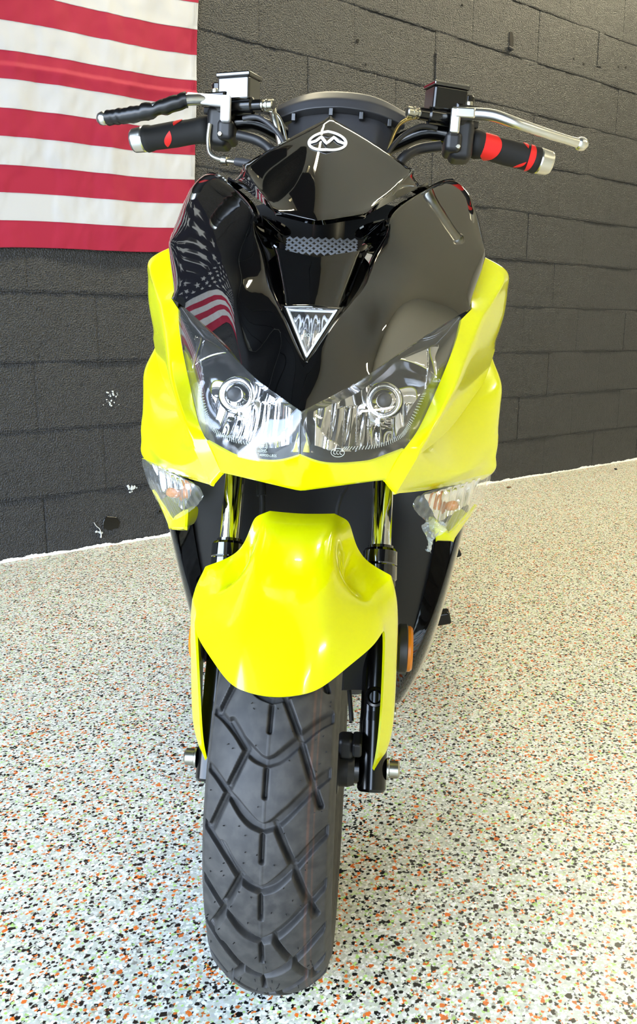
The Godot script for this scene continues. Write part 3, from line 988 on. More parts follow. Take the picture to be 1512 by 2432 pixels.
func build_headlights():
	var faces := "m0 n0 n1 ic; ic m1 m0; ic n1 n2 ib; ib n2 a7 a6; ib a6 a5 ia; ia a5 a4 a35; ia a35 a3 m4; ia m4 m3; ia m3 m2 ib; ib m2 m1 ic"
	for side in ["right", "left"]:
		var sg := 1.0 if side == "right" else -1.0
		var h := pivot("headlight", scooter)
		# housing: dark smoked tray
		var tray := lens_cage(0.004, 0.0)
		tray["ia"] = V(0.112, 0.635, -0.17); tray["ib"] = V(0.082, 0.606, -0.15); tray["ic"] = V(0.045, 0.588, -0.10)
		put("housing", shell(tray, faces, "", V(0, 0.62, -0.4), 0.002, side, 2, "a3 n0 m0"), M.smoke, h)
		# chrome reflector: a fluted bowl
		var D := lens_cage(0.012, 0.12)
		for w in ["a7", "a6", "n2", "n1", "n0"]: D[w] = D[w] + V(0, 0.006, 0.002)
		for w in ["a3", "a35"]: D[w] = D[w].lerp(V(0.11, 0.63, -0.07), 0.4)
		D["m4"] = D["m4"].lerp(V(0.11, 0.63, -0.07), 0.3)
		D["ia"] = D["ia"] - V(0, 0, 0.006); D["ib"] = D["ib"] - V(0, 0, 0.012); D["ic"] = D["ic"] - V(0, 0, 0.008)
		var bowl := func(p: Vector3) -> Vector3:
			# a paraboloid round the bulb; its lower half is cut into upright strips
			var dx := (absf(p.x) - 0.078) / 0.062
			var dy := (p.y - 0.606) / 0.046
			var q := clampf(1.0 - dx * dx * 0.8 - dy * dy, 0.0, 1.0)
			var strip := fposmod(absf(p.x), 0.0125) / 0.0125 - 0.5
			var z := p.z - 0.058 * q
			if p.y < 0.602 or absf(dx) > 0.75: z += 0.0045 * (strip * strip * 4.0 - 0.5)
			return V(p.x, p.y, z)
		put("reflector", shell(D, faces, "", V(0, 0.62, -0.4), 0.0, side, 5, "a3 n0 m0", bowl), M.mirror, h)
		# bulb in its collar
		var bt := move(V(0.078 * sg, 0.606, -0.070), Basis(Vector3.RIGHT, PI / 2 - 0.12))
		put("collar", lathe([Vector2(0.0125, 0.0), Vector2(0.0185, 0.001), Vector2(0.0205, 0.006), Vector2(0.0185, 0.011), Vector2(0.0150, 0.012), Vector2(0.0120, 0.008), Vector2(0.0125, 0.0)], 32, false), M.mirror, h).transform = bt
		put("bulb", lathe([Vector2(0.006, 0.0), Vector2(0.0085, 0.004), Vector2(0.0085, 0.022), Vector2(0.0075, 0.027), Vector2(0.004, 0.030), Vector2(0, 0.031)], 24, false), M.chrome, h).transform = bt
		put("bulb_tip", lathe([Vector2(0.0078, 0.0), Vector2(0.0078, 0.003), Vector2(0.005, 0.0055), Vector2(0, 0.006)], 24, false), M.grey_plastic, h).transform = bt * move(V(0, 0.0275, 0))
		# clear lens
		var L := lens_cage(-0.001, 0.0)
		put("lens", shell(L, faces, "m0 n0:1", V(0, 0.62, -0.4), 0.0022, side, 3, "a3 n0 m0"), M.lens, h)
		# a rim of fine ticks along the lower edge of the glass
		var ticks := []
		var rim := []
		for w in ["a5", "a6", "a7", "n2", "n1"]:
			var p: Vector3 = L[w].lerp(V(0.078, 0.61, -0.03), 0.23) + V(0, 0, 0.0115)
			rim.append(V(p.x * sg, p.y, p.z - 0.016))
		for i in rim.size() - 1:
			for k in 12:
				var u := k / 12.0
				var p: Vector3 = rim[i].cubic_interpolate(rim[i + 1], rim[maxi(i - 1, 0)], rim[mini(i + 2, rim.size() - 1)], u)
				var d := (V(0.078 * sg, 0.61, p.z) - p).normalized()
				ticks.append([rbox(V(0.0007, 0.0042, 0.0006), 0.0002, 1), move(p, along(d))])
		put("tick_rim", join(ticks), M.pale_print, h)
		# lettering moulded into the glass
		if side == "left":
			for e in [["SAE N05 DOT 12V K7", V(-0.0705, 0.5745, 0.0285), 0.0024, -0.28], ["E13", V(-0.0345, 0.5700, 0.0545), 0.0030, -0.12], ["148R00-", V(-0.0365, 0.5652, 0.0545), 0.0022, -0.12], ["148R00-L80S", V(-0.0310, 0.5618, 0.0560), 0.0022, -0.12]]:
				letter(e[0], e[1], e[2], e[3], h)
			var ring := []
			for i in 25: ring.append(V(-0.0345 + 0.0036 * cos(TAU * i / 24), 0.5700 + 0.0036 * sin(TAU * i / 24), 0.0545))
			put("approval_ring", tube(ring, [0.0003], 5, 1), M.pale_print, h)
		else:
			letter("CCC", V(0.0345, 0.5670, 0.0545), 0.0036, 0.12, h)
			var ring := []
			for i in 25: ring.append(V(0.0345 + 0.0062 * cos(TAU * i / 24), 0.5670 + 0.0040 * sin(TAU * i / 24), 0.0545))
			put("approval_ring", tube(ring, [0.0003], 5, 1), M.pale_print, h)
	put("lamp_divider", shell({"a": V(0.0005, 0.594, 0.046), "b": V(0.002, 0.592, 0.042), "c": V(0.0005, 0.566, 0.053), "d": V(0.008, 0.565, 0.048), "e": V(0.004, 0.592, 0.0), "f": V(0.010, 0.565, 0.0)}, "a b d c; b e f d", "b d:2", V(0, 0.58, -0.1), 0.001, "both", 2), M.yellow, scooter)
	# position lamp: small triangular lamp at the end of the nose bar
	var pl := pivot("position_lamp", scooter)
	var la: Vector3 = P["la"]
	var lb: Vector3 = P["lb"]
	var T := {"a": la + V(-0.0012, -0.0005, 0.003), "t": V(0, la.y + 0.001, la.z + 0.011), "b": lb + V(0, 0.002, 0.001), "c": V(0, 0.678, -0.006)}
	put("lens", shell(T, "a b c; a c t", "a t:2; a b:2", V(0, 0.67, -0.2), 0.002, "both", 3, "a b"), M.lens, pl)
	var flute2 := func(p: Vector3) -> Vector3:
		return p + V(0, 0, 0.0035 * absf(sin(p.x * PI / 0.0085)))
	var T2 := {"a": la + V(-0.005, -0.003, -0.004), "t": V(0, la.y - 0.003, la.z - 0.004), "b": lb + V(0, 0.008, -0.006), "c": V(0, 0.678, -0.028)}
	put("reflector", shell(T2, "a b c; a c t", "a t:2; a b:2", V(0, 0.67, -0.2), 0.001, "both", 4, "a b", flute2), M.mirror, pl)
	var rim2 := []
	for e in [la, lb + V(0, -0.001, 0.001), V(-la.x, la.y, la.z)]: rim2.append(e + V(0, 0, 0.002))
	put("bezel", join([[tube([rim2[0], rim2[1]], [0.0022], 10, 2), Transform3D()], [tube([rim2[1], rim2[2]], [0.0022], 10, 2), Transform3D()], [tube([rim2[0], V(0, la.y + 0.001, la.z + 0.011), rim2[2]], [0.0022], 10, 4), Transform3D()]]), M.black_gloss, pl)
	var inner := []
	for e in rim2: inner.append(e.lerp(V(0, 0.682, -0.018), 0.13) + V(0, 0, -0.001))
	put("lens_rim", join([[tube([inner[0], inner[1]], [0.0022], 8, 2), Transform3D()], [tube([inner[1], inner[2]], [0.0022], 8, 2), Transform3D()], [tube([inner[0], inner[2]], [0.0018], 8, 2), Transform3D()]]), pm(Color(0.85, 0.86, 0.86), 0.3), pl)
	letter("DOT", V(0, 0.672, 0.002), 0.0032, 0.0, pl)

func letter(text: String, at: Vector3, high: float, yaw: float, parent: Node):
	var tm := TextMesh.new()
	tm.text = text
	var f := SystemFont.new()
	f.font_names = PackedStringArray(["Droid Sans"])
	tm.font = f
	tm.font_size = 32
	tm.pixel_size = high / 24.0
	tm.depth = 0.0004
	tm.horizontal_alignment = HORIZONTAL_ALIGNMENT_CENTER
	put("lettering", tm, M.pale_print, parent).transform = move(at, Basis(Vector3.UP, yaw) * Basis(Vector3.RIGHT, -0.45))

func build_signals():
	for side in ["right", "left"]:
		var sg := 1.0 if side == "right" else -1.0
		var s := pivot("turn_signal", scooter)
		var T := {"a": V(0.218, 0.513, -0.195), "b": V(0.128, 0.509, -0.07), "bm": V(0.176, 0.516, -0.125), "c": V(0.116, 0.490, -0.075), "d": V(0.150, 0.458, -0.118), "e": V(0.165, 0.450, -0.135), "f": V(0.198, 0.470, -0.180), "g": V(0.215, 0.497, -0.200), "m": V(0.172, 0.492, -0.118), "m2": V(0.196, 0.495, -0.155), "m3": V(0.146, 0.490, -0.085)}
		var flute := func(p: Vector3) -> Vector3:
			var u := absf(p.x) - 0.35 * (p.y - 0.48)
			return p + V(0.4 * sg, 0, 0.9) * 0.0028 * absf(sin(u * PI / 0.0088)) * smoothstep(0.513, 0.503, p.y)
		put("lens", shell(T, "a bm m m2; a m2 g; bm b m3 m; b c m3; c d m3; m3 d e m; m e f m2; m2 f g", "a bm b:2; b c d e f g a:1.5", V(0, 0.5, -0.4), 0.0025, side, 4, "a b e", flute), M.lens_thick, s)
		var ribs := func(p: Vector3) -> Vector3:
			return p + V(0.4 * sg, 0, 0.9) * 0.0030 * absf(sin((absf(p.x) - 0.2 * p.y) * PI / 0.010))
		put("reflector", shell({"a": V(0.206, 0.506, -0.205), "b": V(0.128, 0.503, -0.09), "d": V(0.150, 0.462, -0.135), "f": V(0.190, 0.474, -0.19), "m": V(0.168, 0.49, -0.17)}, "a b m; b d m; d f m; f a m", "", V(0, 0.5, -0.5), 0.0, side, 5, "a b d f", ribs), M.mirror, s)
		put("bulb", lathe([Vector2(0.0, 0.0), Vector2(0.0055, 0.001), Vector2(0.006, 0.010), Vector2(0.005, 0.015), Vector2(0, 0.018)], 20, false), M.amber, s).transform = move(V(0.163 * sg, 0.478, -0.152), Basis(Vector3.RIGHT, 1.2) * Basis(Vector3.BACK, -0.5 * sg))
		# yellow tip under the lamp
		var Y := {"a": V(0.146, 0.466, -0.122), "b": V(0.165, 0.449, -0.131), "c": V(0.203, 0.474, -0.188), "d": V(0.150, 0.438, -0.136), "e": V(0.172, 0.436, -0.146), "f": V(0.196, 0.457, -0.192), "ra": V(0.142, 0.462, -0.16), "rd": V(0.148, 0.440, -0.17), "re": V(0.166, 0.44, -0.19), "rf": V(0.185, 0.458, -0.225)}
		put("lower_tip", shell(Y, "a b e d; b c f e; a d rd ra; d e re rd; e f rf re", "a b c:2; d e f:1.6; b e:1.6; a d:2", V(0.15, 0.46, -0.24), 0.003, side, 3, "a d e f c"), M.yellow, s)

func spin(called: String, parent: Node3D) -> Node3D:
	return pivot(called, parent, steer * move(V(-0.005, 0, 0)))

# distance to the tread's grooves; x across (m), u along (in pitches of one chevron), returns depth 0..1
func seg_d(p: Vector2, a: Vector2, b: Vector2) -> float:
	var ab := b - a
	return (p - a - ab * clampf((p - a).dot(ab) / ab.length_squared(), 0.0, 1.0)).length()

func groove(x: float, along_m: float, pitch: float) -> float:
	var depth := 0.0
	var period := pitch * 2.0
	var y := fposmod(along_m, period)
	var p := Vector2(x, y)
	for k in [-1, 0, 1, 2, 3]:
		var o := Vector2(0, k * pitch)
		# chevron: a swinging channel, its tip down on the middle line
		var q := p - o
		var ax := absf(q.x)
		if q.y > -0.02 and q.y < 0.075:
			var yy := 0.052 * smoothstep(-0.004, 0.066, ax) - 0.0008
			var d := absf(q.y - yy) / sqrt(1.0 + 1.4 * smoothstep(0.003, 0.016, ax))
			var wide := 0.0036 if q.x > 0 else lerpf(0.0036, 0.0024, smoothstep(0.02, 0.03, ax))
			depth = maxf(depth, smoothstep(wide + 0.0012, wide - 0.0010, d) * 0.85)
		# dash on the middle line
		depth = maxf(depth, smoothstep(0.0024, 0.0008, seg_d(p, o + Vector2(0, -0.006), o + Vector2(0, -0.028))) * 0.8)
	for k in [-2, -1, 0, 1, 2, 3, 4]:
		if k % 2 == 0:
			# long slanting cuts of one side, the other side one chevron later
			var o := Vector2(0, k * pitch)
			depth = maxf(depth, smoothstep(0.0036, 0.0014, seg_d(p, o + Vector2(0.010, 0.004), o + Vector2(0.026, -0.032))))
			depth = maxf(depth, smoothstep(0.0036, 0.0014, seg_d(p, o + Vector2(0.027, -0.036), o + Vector2(0.045, -0.088))))
			var o2 := o + Vector2(0, pitch)
			depth = maxf(depth, smoothstep(0.0036, 0.0014, seg_d(p, o2 + Vector2(-0.017, 0.010), o2 + Vector2(-0.031, -0.022))))
			depth = maxf(depth, smoothstep(0.0036, 0.0014, seg_d(p, o2 + Vector2(-0.033, -0.030), o2 + Vector2(-0.046, -0.062))))
			var deep := smoothstep(0.0036, 0.0016, seg_d(p, o2 + Vector2(-0.017, 0.010), o2 + Vector2(-0.034, 0.034)))
			depth = maxf(depth, deep)
	return depth

func build_wheel():
	var w := spin("front_wheel", scooter)
	var R := 0.2175
	var half := 0.0555
	var NU := 1360
	var dense := 1120
	var NV := 134
	var pitch := TAU * R / 26.0
	var v := PackedVector3Array()
	var c := PackedColorArray()
	var tread_v := 100
	for i in NU:
		# fine steps over the part in view, coarse ones behind
		var w0 := -1.25 + 3.3 * i / dense if i < dense else 2.05 + (TAU - 3.3) * (i - dense) / (NU - dense)
		var dirv := V(0, sin(w0), cos(w0))
		for j in NV + 1:
			var x := 0.0
			var r := 0.0
			var dep := 0.0
			var off := (NV - tread_v) / 2
			var col := Color(0.046, 0.046, 0.047)
			if j >= off and j <= off + tread_v:
				x = lerpf(-0.0525, 0.0525, float(j - off) / tread_v)
				var s := absf(x) / 0.0525
				r = R - 0.0225 * pow(s, 2.4)
				dep = groove(x, (w0 - 0.279) * R, pitch)
				if s > 0.985: dep *= 0.5
				r -= dep * 0.008
				if absf(x) < 0.0006: r += 0.0005
				if absf(x - 0.036) < 0.0008 or absf(x - 0.0405) < 0.0006: col = Color(0.095, 0.055, 0.045)
			else:
				var k := float(off - j) / off if j < off else float(j - off - tread_v) / off
				var sgn := -1.0 if j < off else 1.0
				# sidewall with moulded rings
				r = lerpf(R - 0.0225, 0.132, k)
				x = sgn * (0.0525 + 0.0055 * sin(minf(k * 2.2, 1.0) * PI * 0.5) - 0.012 * pow(k, 2.0) + (0.0012 if fmod(k * 9.0, 2.0) < 0.7 and k > 0.08 and k < 0.5 else 0.0))
			v.append(V(x, 0, 0) + dirv * r)
			c.append(col)
	var t := PackedInt32Array()
	for i in NU:
		var n := (i + 1) % NU
		for j in NV:
			var a := i * (NV + 1) + j
			var b := n * (NV + 1) + j
			t.append_array([a, a + 1, b, a + 1, b + 1, b])
	var tire := put("tire", raw_mesh(v, t, PackedVector3Array(), c), M.rubber, w)
	tire.position.y = 0.2165
	# small rubber hairs left by the mould
	var hair := lathe([Vector2(0.0005, 0), Vector2(0.0004, 0.0028), Vector2(0, 0.003)], 5)
	var hairs := []
	for k in 150:
		var w0 := rng.randf_range(-0.9, 1.2)
		var x := rng.randf_range(-0.05, 0.05)
		if groove(x, (w0 - 0.279) * R, pitch) > 0.01: continue
		var d := V(0, sin(w0), cos(w0))
		hairs.append([hair, move(V(x, 0, 0) + d * (R - 0.0225 * pow(absf(x) / 0.0525, 2.4) - 0.0003), along(d + V(rng.randf_range(-0.7, 0.7), 0.3, 0)))])
	tag(put("mould_hairs", join(hairs), pm(Color(0.12, 0.12, 0.12), 0.6), tire), "", "", "", "stuff")
	var rot := Basis(Vector3.BACK, -PI / 2)
	put("rim", lathe([Vector2(0.127, -0.045), Vector2(0.136, -0.043), Vector2(0.133, -0.03), Vector2(0.118, -0.02), Vector2(0.118, 0.02), Vector2(0.133, 0.03), Vector2(0.136, 0.043), Vector2(0.127, 0.045), Vector2(0.112, 0.02), Vector2(0.112, -0.02), Vector2(0.127, -0.045)], 64), M.black_paint, w).transform = move(V(0, 0.2165, 0), rot)
	for k in 5:
		var a := TAU * k / 5
		put("spoke", rbox(V(0.02, 0.085, 0.026), 0.006), M.black_paint, w).transform = move(V(0, 0.2165 + cos(a) * 0.072, sin(a) * 0.072), Basis(Vector3.RIGHT, a))
	put("hub", lathe([Vector2(0, 0.071), Vector2(0.019, 0.071), Vector2(0.021, 0.064), Vector2(0.021, 0.055), Vector2(0.029, 0.054), Vector2(0.030, 0.038), Vector2(0.036, 0.036), Vector2(0.036, -0.036), Vector2(0.026, -0.05), Vector2(0.02, -0.07), Vector2(0, -0.07)], 36), M.black_plastic, w).transform = move(V(0, 0.2165, 0), Basis(Vector3.BACK, -PI / 2))
	put("brake_disc", lathe([Vector2(0.055, -0.002), Vector2(0.092, -0.002), Vector2(0.092, 0.002), Vector2(0.055, 0.002), Vector2(0.055, -0.002)], 56), M.steel, w).transform = move(V(-0.062, 0.2165, 0), rot)

func build_fender():
	var F := {"fc": V(0, 0.4795, -0.07), "ft": V(0.036, 0.480, -0.075), "fi": V(0.052, 0.472, -0.072), "fj": V(0.061, 0.449, -0.066), "fk": V(0.074, 0.432, -0.06), "fs": V(0.100, 0.425, -0.032),
		"g0": V(0, 0.471, -0.01), "g1": V(0.034, 0.468, -0.012), "g2": V(0.045, 0.452, -0.016), "g3": V(0.051, 0.426, -0.002), "g4": V(0.078, 0.421, 0.004), "fo": V(0.1085, 0.398, -0.002),
		"e0": V(0, 0.447, 0.066), "e1": V(0.033, 0.444, 0.062), "e2": V(0.050, 0.434, 0.050), "e3": V(0.068, 0.421, 0.042), "e4": V(0.087, 0.408, 0.036), "f5": V(0.0950, 0.389, 0.042),
		"r0": V(0, 0.416, 0.127), "r1": V(0.028, 0.414, 0.124), "r2": V(0.048, 0.408, 0.110), "r3": V(0.067, 0.401, 0.088), "f4": V(0.084, 0.389, 0.078),
		"lip": V(0, 0.3735, 0.167), "f1": V(0.022, 0.3745, 0.163), "f2": V(0.041, 0.3765, 0.149), "f3": V(0.064, 0.384, 0.115),
		"s0": V(0.105, 0.395, -0.05), "s1": V(0.0965, 0.31, 0.022), "s2": V(0.1105, 0.30, -0.006), "s3": V(0.108, 0.30, -0.045), "s4": V(0.0905, 0.220, 0.014), "s5": V(0.099, 0.221, -0.002), "s6": V(0.099, 0.235, -0.03),
		"h3": V(0.108, 0.25, -0.005), "h1": V(0.0945, 0.25, 0.018), "h2": V(0.107, 0.252, -0.04)}
	put("front_fender", shell(F, "fc ft g1 g0; ft fi g2 g1; fi fj g3 g2; fj fk g4 g3; fk fs fo g4; g0 g1 e1 e0; g1 g2 e2 e1; g2 g3 e3 e2; g3 g4 e4 e3; g4 fo f5 e4; e0 e1 r1 r0; e1 e2 r2 r1; e2 e3 r3 r2; e3 e4 f4 r3; e4 f5 f4; r0 r1 f1 lip; r1 r2 f2 f1; r2 r3 f3 f2; r3 f4 f3; fs s0 fo; fo s2 s1 f5; fo s0 s3 s2; s1 s2 h3 h1; s2 s3 h2 h3; h1 h3 s5 s4; h3 h2 s6 s5", "ft g1:1.2; g2 g3 e3:0.6; fi g2:0.8; fj g3:1.0; fs fo s2 h3 s5:1.3; fo f5:1.0; g3 g4:0.6", V(0, 0.25, -0.06), 0.0026, "both", 3, "ft s4 s5 s6"), M.yellow, scooter).transform = steer * move(V(-0.004, 0, 0))

func build_fork():
	var dir := V(0, 0.895, -0.4446).normalized()
	for sg in [1.0, -1.0]:
		var foot := V(0.088 * sg, 0.2165, 0.0)
		var leg := pivot("fork_leg", scooter, steer * move(V(-0.003, 0, 0)) * move(foot, along(dir)))
		# y now runs up the leg
		put("slider", lathe([Vector2(0, -0.024), Vector2(0.0135, -0.024), Vector2(0.0155, -0.021), Vector2(0.0155, 0.05), Vector2(0.0150, 0.06), Vector2(0.0150, 0.19), Vector2(0.0185, 0.20), Vector2(0.0185, 0.24), Vector2(0, 0.24)], 40), M.black_paint, leg)
		put("seal_cap", lathe([Vector2(0.0185, 0.205), Vector2(0.0200, 0.207), Vector2(0.0200, 0.221), Vector2(0.0193, 0.2225), Vector2(0.0200, 0.224), Vector2(0.0200, 0.238), Vector2(0.0185, 0.241), Vector2(0.0150, 0.2415), Vector2(0.0150, 0.245), Vector2(0.0125, 0.2455)], 40), M.black_gloss, leg)
		put("stanchion", lathe([Vector2(0.0125, 0.20), Vector2(0.0125, 0.56), Vector2(0, 0.56)], 40), M.chrome, leg)
		var up := leg.transform.basis.inverse()
		if sg < 0: put("caliper_lug", rbox(V(0.02, 0.03, 0.03), 0.005), M.black_paint, leg).position = V(0.014, 0.07, 0.004)
		else: put("cast_boss", lathe([Vector2(0, 0.001), Vector2(0.006, 0.001), Vector2(0.008, 0.004), Vector2(0.0105, 0.0035), Vector2(0.0115, 0.0)], 24), M.black_paint, leg).transform = move(V(0, 0.075, 0.0135), Basis(Vector3.RIGHT, PI / 2))
		put("axle_nut", join([[lathe([Vector2(0, 0.002), Vector2(0.0115, 0.002), Vector2(0.0115, 0), Vector2(0, 0)], 24), Transform3D()], [hexbolt(0.0092, 0.011), move(V(0, 0.003, 0))]]), M.steel, leg).transform = move(V(0.0155 * sg, 0, 0), Basis(Vector3.BACK, -PI / 2 * sg))
		put("fender_bolt", hexbolt(0.006, 0.006), M.steel, leg).transform = move(V(0.019 * sg, 0.06, -0.01), Basis(Vector3.BACK, -PI / 2 * sg))
		put("axle_boss", lathe([Vector2(0.0, 0.03), Vector2(0.017, 0.03), Vector2(0.017, 0.0), Vector2(0, 0)], 24), M.black_paint, leg).transform = move(V(-0.014 * sg, 0, 0), Basis(Vector3.BACK, PI / 2 * sg))
		# round amber side reflector
		var rf := pivot("side_reflector", scooter, steer * move(V(0.108 * sg, 0.331, -0.062), Basis(Vector3.BACK, -PI / 2 * sg)))
		put("backing", lathe([Vector2(0, 0.0), Vector2(0.026, 0.0), Vector2(0.0275, 0.002), Vector2(0.0275, 0.010), Vector2(0.0255, 0.011), Vector2(0, 0.011)], 40), M.black_plastic, rf)
		put("amber_lens", lathe([Vector2(0.0255, 0.0105), Vector2(0.0255, 0.0140), Vector2(0.0235, 0.0165), Vector2(0, 0.0175)], 40), M.amber, rf)
	# caliper and bracket on the disc side, seen between tyre and leg
	put("caliper_bracket", plate([Vector2(-0.02, -0.03), Vector2(0.016, -0.034), Vector2(0.024, 0.0), Vector2(0.014, 0.04), Vector2(-0.018, 0.03)], 0.007, 0.0015), M.grey_plastic, scooter).transform = steer * move(V(0.066, 0.318, -0.045), Basis(Vector3.UP, 0.35))
	put("brake_caliper", rbox(V(0.034, 0.07, 0.05), 0.008), M.black_paint, scooter).transform = steer * move(V(-0.066, 0.255, -0.075), Basis(Vector3.RIGHT, 0.4))
	put("speed_sensor", join([[rbox(V(0.018, 0.024, 0.024), 0.006), Transform3D()], [rbox(V(0.010, 0.016, 0.03), 0.003), move(V(0.012, 0.004, 0.004))]]), M.black_plastic, scooter).transform = steer * move(V(0.056, 0.244, 0.004))
	put("steering_stem", lathe([Vector2(0, 0), Vector2(0.022, 0), Vector2(0.022, 0.42), Vector2(0, 0.42)], 28), M.black_plastic, scooter).transform = steer * move(V(0, 0.50, -0.17), along(dir))
	put("fork_bridge", rbox(V(0.22, 0.035, 0.05), 0.012), M.black_paint, scooter).transform = steer * move(V(0, 0.56, -0.185))
	# cables that come down behind the chin
	put("brake_hose", join([[tube([V(-0.066, 0.60, -0.20), V(-0.066, 0.52, -0.185), V(-0.062, 0.478, -0.165)], [0.006], 12), Transform3D()], [tube([V(-0.062, 0.48, -0.166), V(-0.060, 0.45, -0.15), V(-0.07, 0.36, -0.09), V(-0.072, 0.28, -0.07)], [0.0037], 10), Transform3D()]]), M.black_plastic, scooter)
	put("speedometer_cable", tube([V(0.06, 0.60, -0.21), V(0.043, 0.50, -0.19), V(0.034, 0.478, -0.17), V(0.032, 0.45, -0.15), V(0.045, 0.36, -0.09), V(0.06, 0.26, -0.02)], [0.0026], 10), M.grey_plastic, scooter)

func build_bars():
	var hb := pivot("handlebar", scooter, move(V(0.0085, 0, 0)) * move(V(0, 0.94, -0.37), Basis(Vector3.BACK, -deg_to_rad(1.5))) * move(V(0, -0.94, 0.37)))
	put("bar_tube", tube([V(-0.27, 0.925, -0.405), V(-0.19, 0.935, -0.385), V(-0.12, 0.948, -0.385), V(-0.06, 0.925, -0.39), V(0, 0.91, -0.39), V(0.06, 0.925, -0.39), V(0.12, 0.948, -0.385), V(0.19, 0.935, -0.385), V(0.27, 0.925, -0.405)], [0.011], 20), M.black_paint, hb)
	for sg in [1.0, -1.0]:
		var a := V(0.186 * sg, 0.9355, -0.384)
		var b := V(0.272 * sg, 0.9235, -0.402)
		var d := (b - a).normalized()
		var L := (b - a).length()
		var gr := put("grip", lathe([Vector2(0, -0.01), Vector2(0.0175, -0.01), Vector2(0.0185, 0.0), Vector2(0.0165, 0.008), Vector2(0.0160, 0.02), Vector2(0.0168, L * 0.5), Vector2(0.0160, L - 0.012), Vector2(0.0172, L - 0.008), Vector2(0.0178, L - 0.002), Vector2(0.0165, L), Vector2(0, L)], 36, false), M.grip, hb)
		gr.transform = move(a, along(d))
		var ring := func(y: float, r: float, h: float, w0: float, w1: float, lean: float) -> ArrayMesh:
			var rows := []
			for i in 3:
				var row := []
				for k in 7:
					var w := lerpf(w0, w1, k / 6.0)
					var yy := y + (i - 1) * h * 0.5 * (0.06 + 0.94 * sin(PI * k / 6.0)) + lean * (k / 6.0 - 0.5)
					row.append(V(cos(w) * r, yy, sin(w) * r))
				rows.append(row)
			return sheet(rows, 3, 2, 0.0006, V(0, y, 0))
		# red inlays
		if sg > 0:
			put("red_inlay", ring.call(0.014, 0.0172, 0.030, -0.1, 3.2, 0.0), M.red, gr)
			put("red_inlay", ring.call(L - 0.014, 0.0174, 0.009, -0.2, 3.2, 0.0), M.red, gr)
			put("red_inlay", ring.call(L - 0.024, 0.0170, 0.006, 2.1, 3.1, -0.004), M.red, gr)
			put("red_inlay", ring.call(L - 0.026, 0.0170, 0.006, 0.1, 1.0, 0.012), M.red, gr)
		else:
			put("red_inlay", ring.call(L * 0.55, 0.0172, 0.011, 1.5, 2.8, 0.010), M.red, gr)
			put("red_inlay", ring.call(L * 0.38, 0.0172, 0.011, 0.2, 1.1, 0.008), M.red, gr)
		put("bar_end", lathe([Vector2(0.0165, L), Vector2(0.0172, L + 0.002), Vector2(0.0160, L + 0.016), Vector2(0.0145, L + 0.019), Vector2(0, L + 0.0195)], 12), M.silver, gr)
		# switch housing round the bar
		var sw := pivot("switch_housing", hb, move(V(0.163 * sg, 0.936, -0.376)))
		put("switch_shell", join([[rbox(V(0.030, 0.052, 0.044), 0.009), Transform3D()], [rbox(V(0.022, 0.026, 0.052), 0.007), move(V(-0.012 * sg, -0.006, 0.004))]]), M.black_plastic, sw)
		put("screw", hexbolt(0.0032, 0.003), M.steel, sw).transform = move(V(-0.006 * sg, -0.013, 0.0305), Basis(Vector3.RIGHT, PI / 2))
		# brake master cylinder
		var mc := pivot("master_cylinder", hb, move(V(0.137 * sg, 0.982, -0.366), Basis(Vector3.UP, 0.36 * sg) * Basis(Vector3.RIGHT, 0.05)))
		put("reservoir", rbox(V(0.048, 0.030, 0.034), 0.004), M.black_paint if sg > 0 else M.black_gloss, mc)
		put("reservoir_cap", rbox(V(0.051, 0.006, 0.037), 0.002), M.black_gloss, mc).position = V(0, 0.0165, 0)
		put("cylinder", lathe([Vector2(0, -0.027), Vector2(0.0095, -0.027), Vector2(0.0105, -0.025), Vector2(0.0105, 0.02), Vector2(0.0075, 0.022), Vector2(0.0075, 0.034), Vector2(0, 0.034)], 24), M.black_paint, mc).transform = move(V(-0.004 * sg, -0.0205, 0.006), Basis(Vector3.BACK, PI / 2 * sg))
		put("banjo_bolt", join([[lathe([Vector2(0, 0), Vector2(0.0065, 0), Vector2(0.0065, 0.003), Vector2(0.005, 0.0035), Vector2(0.005, 0.0065), Vector2(0.0075, 0.007), Vector2(0.0075, 0.0095), Vector2(0, 0.0095)], 18), Transform3D()], [hexbolt(0.007, 0.008), move(V(0, 0.0095, 0))]]), M.steel, mc).transform = move(V(-0.038 * sg, -0.0205, 0.006), Basis(Vector3.BACK, PI / 2 * sg))
		put("clamp", rbox(V(0.020, 0.034, 0.036), 0.006), M.black_paint, mc).position = V(0.018 * sg, -0.032, -0.008)
		put("mirror_boss", join([[lathe([Vector2(0, 0), Vector2(0.009, 0), Vector2(0.009, 0.022), Vector2(0.007, 0.024), Vector2(0, 0.024)], 18), Transform3D()]]), M.black_paint, mc).position = V(0.034 * sg, -0.012, -0.004)
		put("pivot_lug", plate([Vector2(-0.018, -0.006), Vector2(0.014, -0.006), Vector2(0.016, 0.006), Vector2(-0.018, 0.006)], 0.018, 0.002), M.black_paint, mc).transform = move(V(0.026 * sg, -0.010, 0.012))
		put("pivot_bolt", hexbolt(0.0055, 0.005), M.steel, mc).position = V(0.028 * sg, -0.004, 0.014)
		put("pivot_nut", hexbolt(0.0055, 0.007), M.steel, mc).transform = move(V(0.028 * sg, -0.036, 0.016), Basis(Vector3.RIGHT, PI))
		put("lever_perch", plate([Vector2(-0.014, -0.004), Vector2(0.014, -0.004), Vector2(0.014, 0.004), Vector2(-0.014, 0.004)], 0.02, 0.0015), M.black_plastic, mc).transform = move(V(0.028 * sg, -0.026, 0.012))
		# lever
		var lv := pivot("brake_lever", hb)
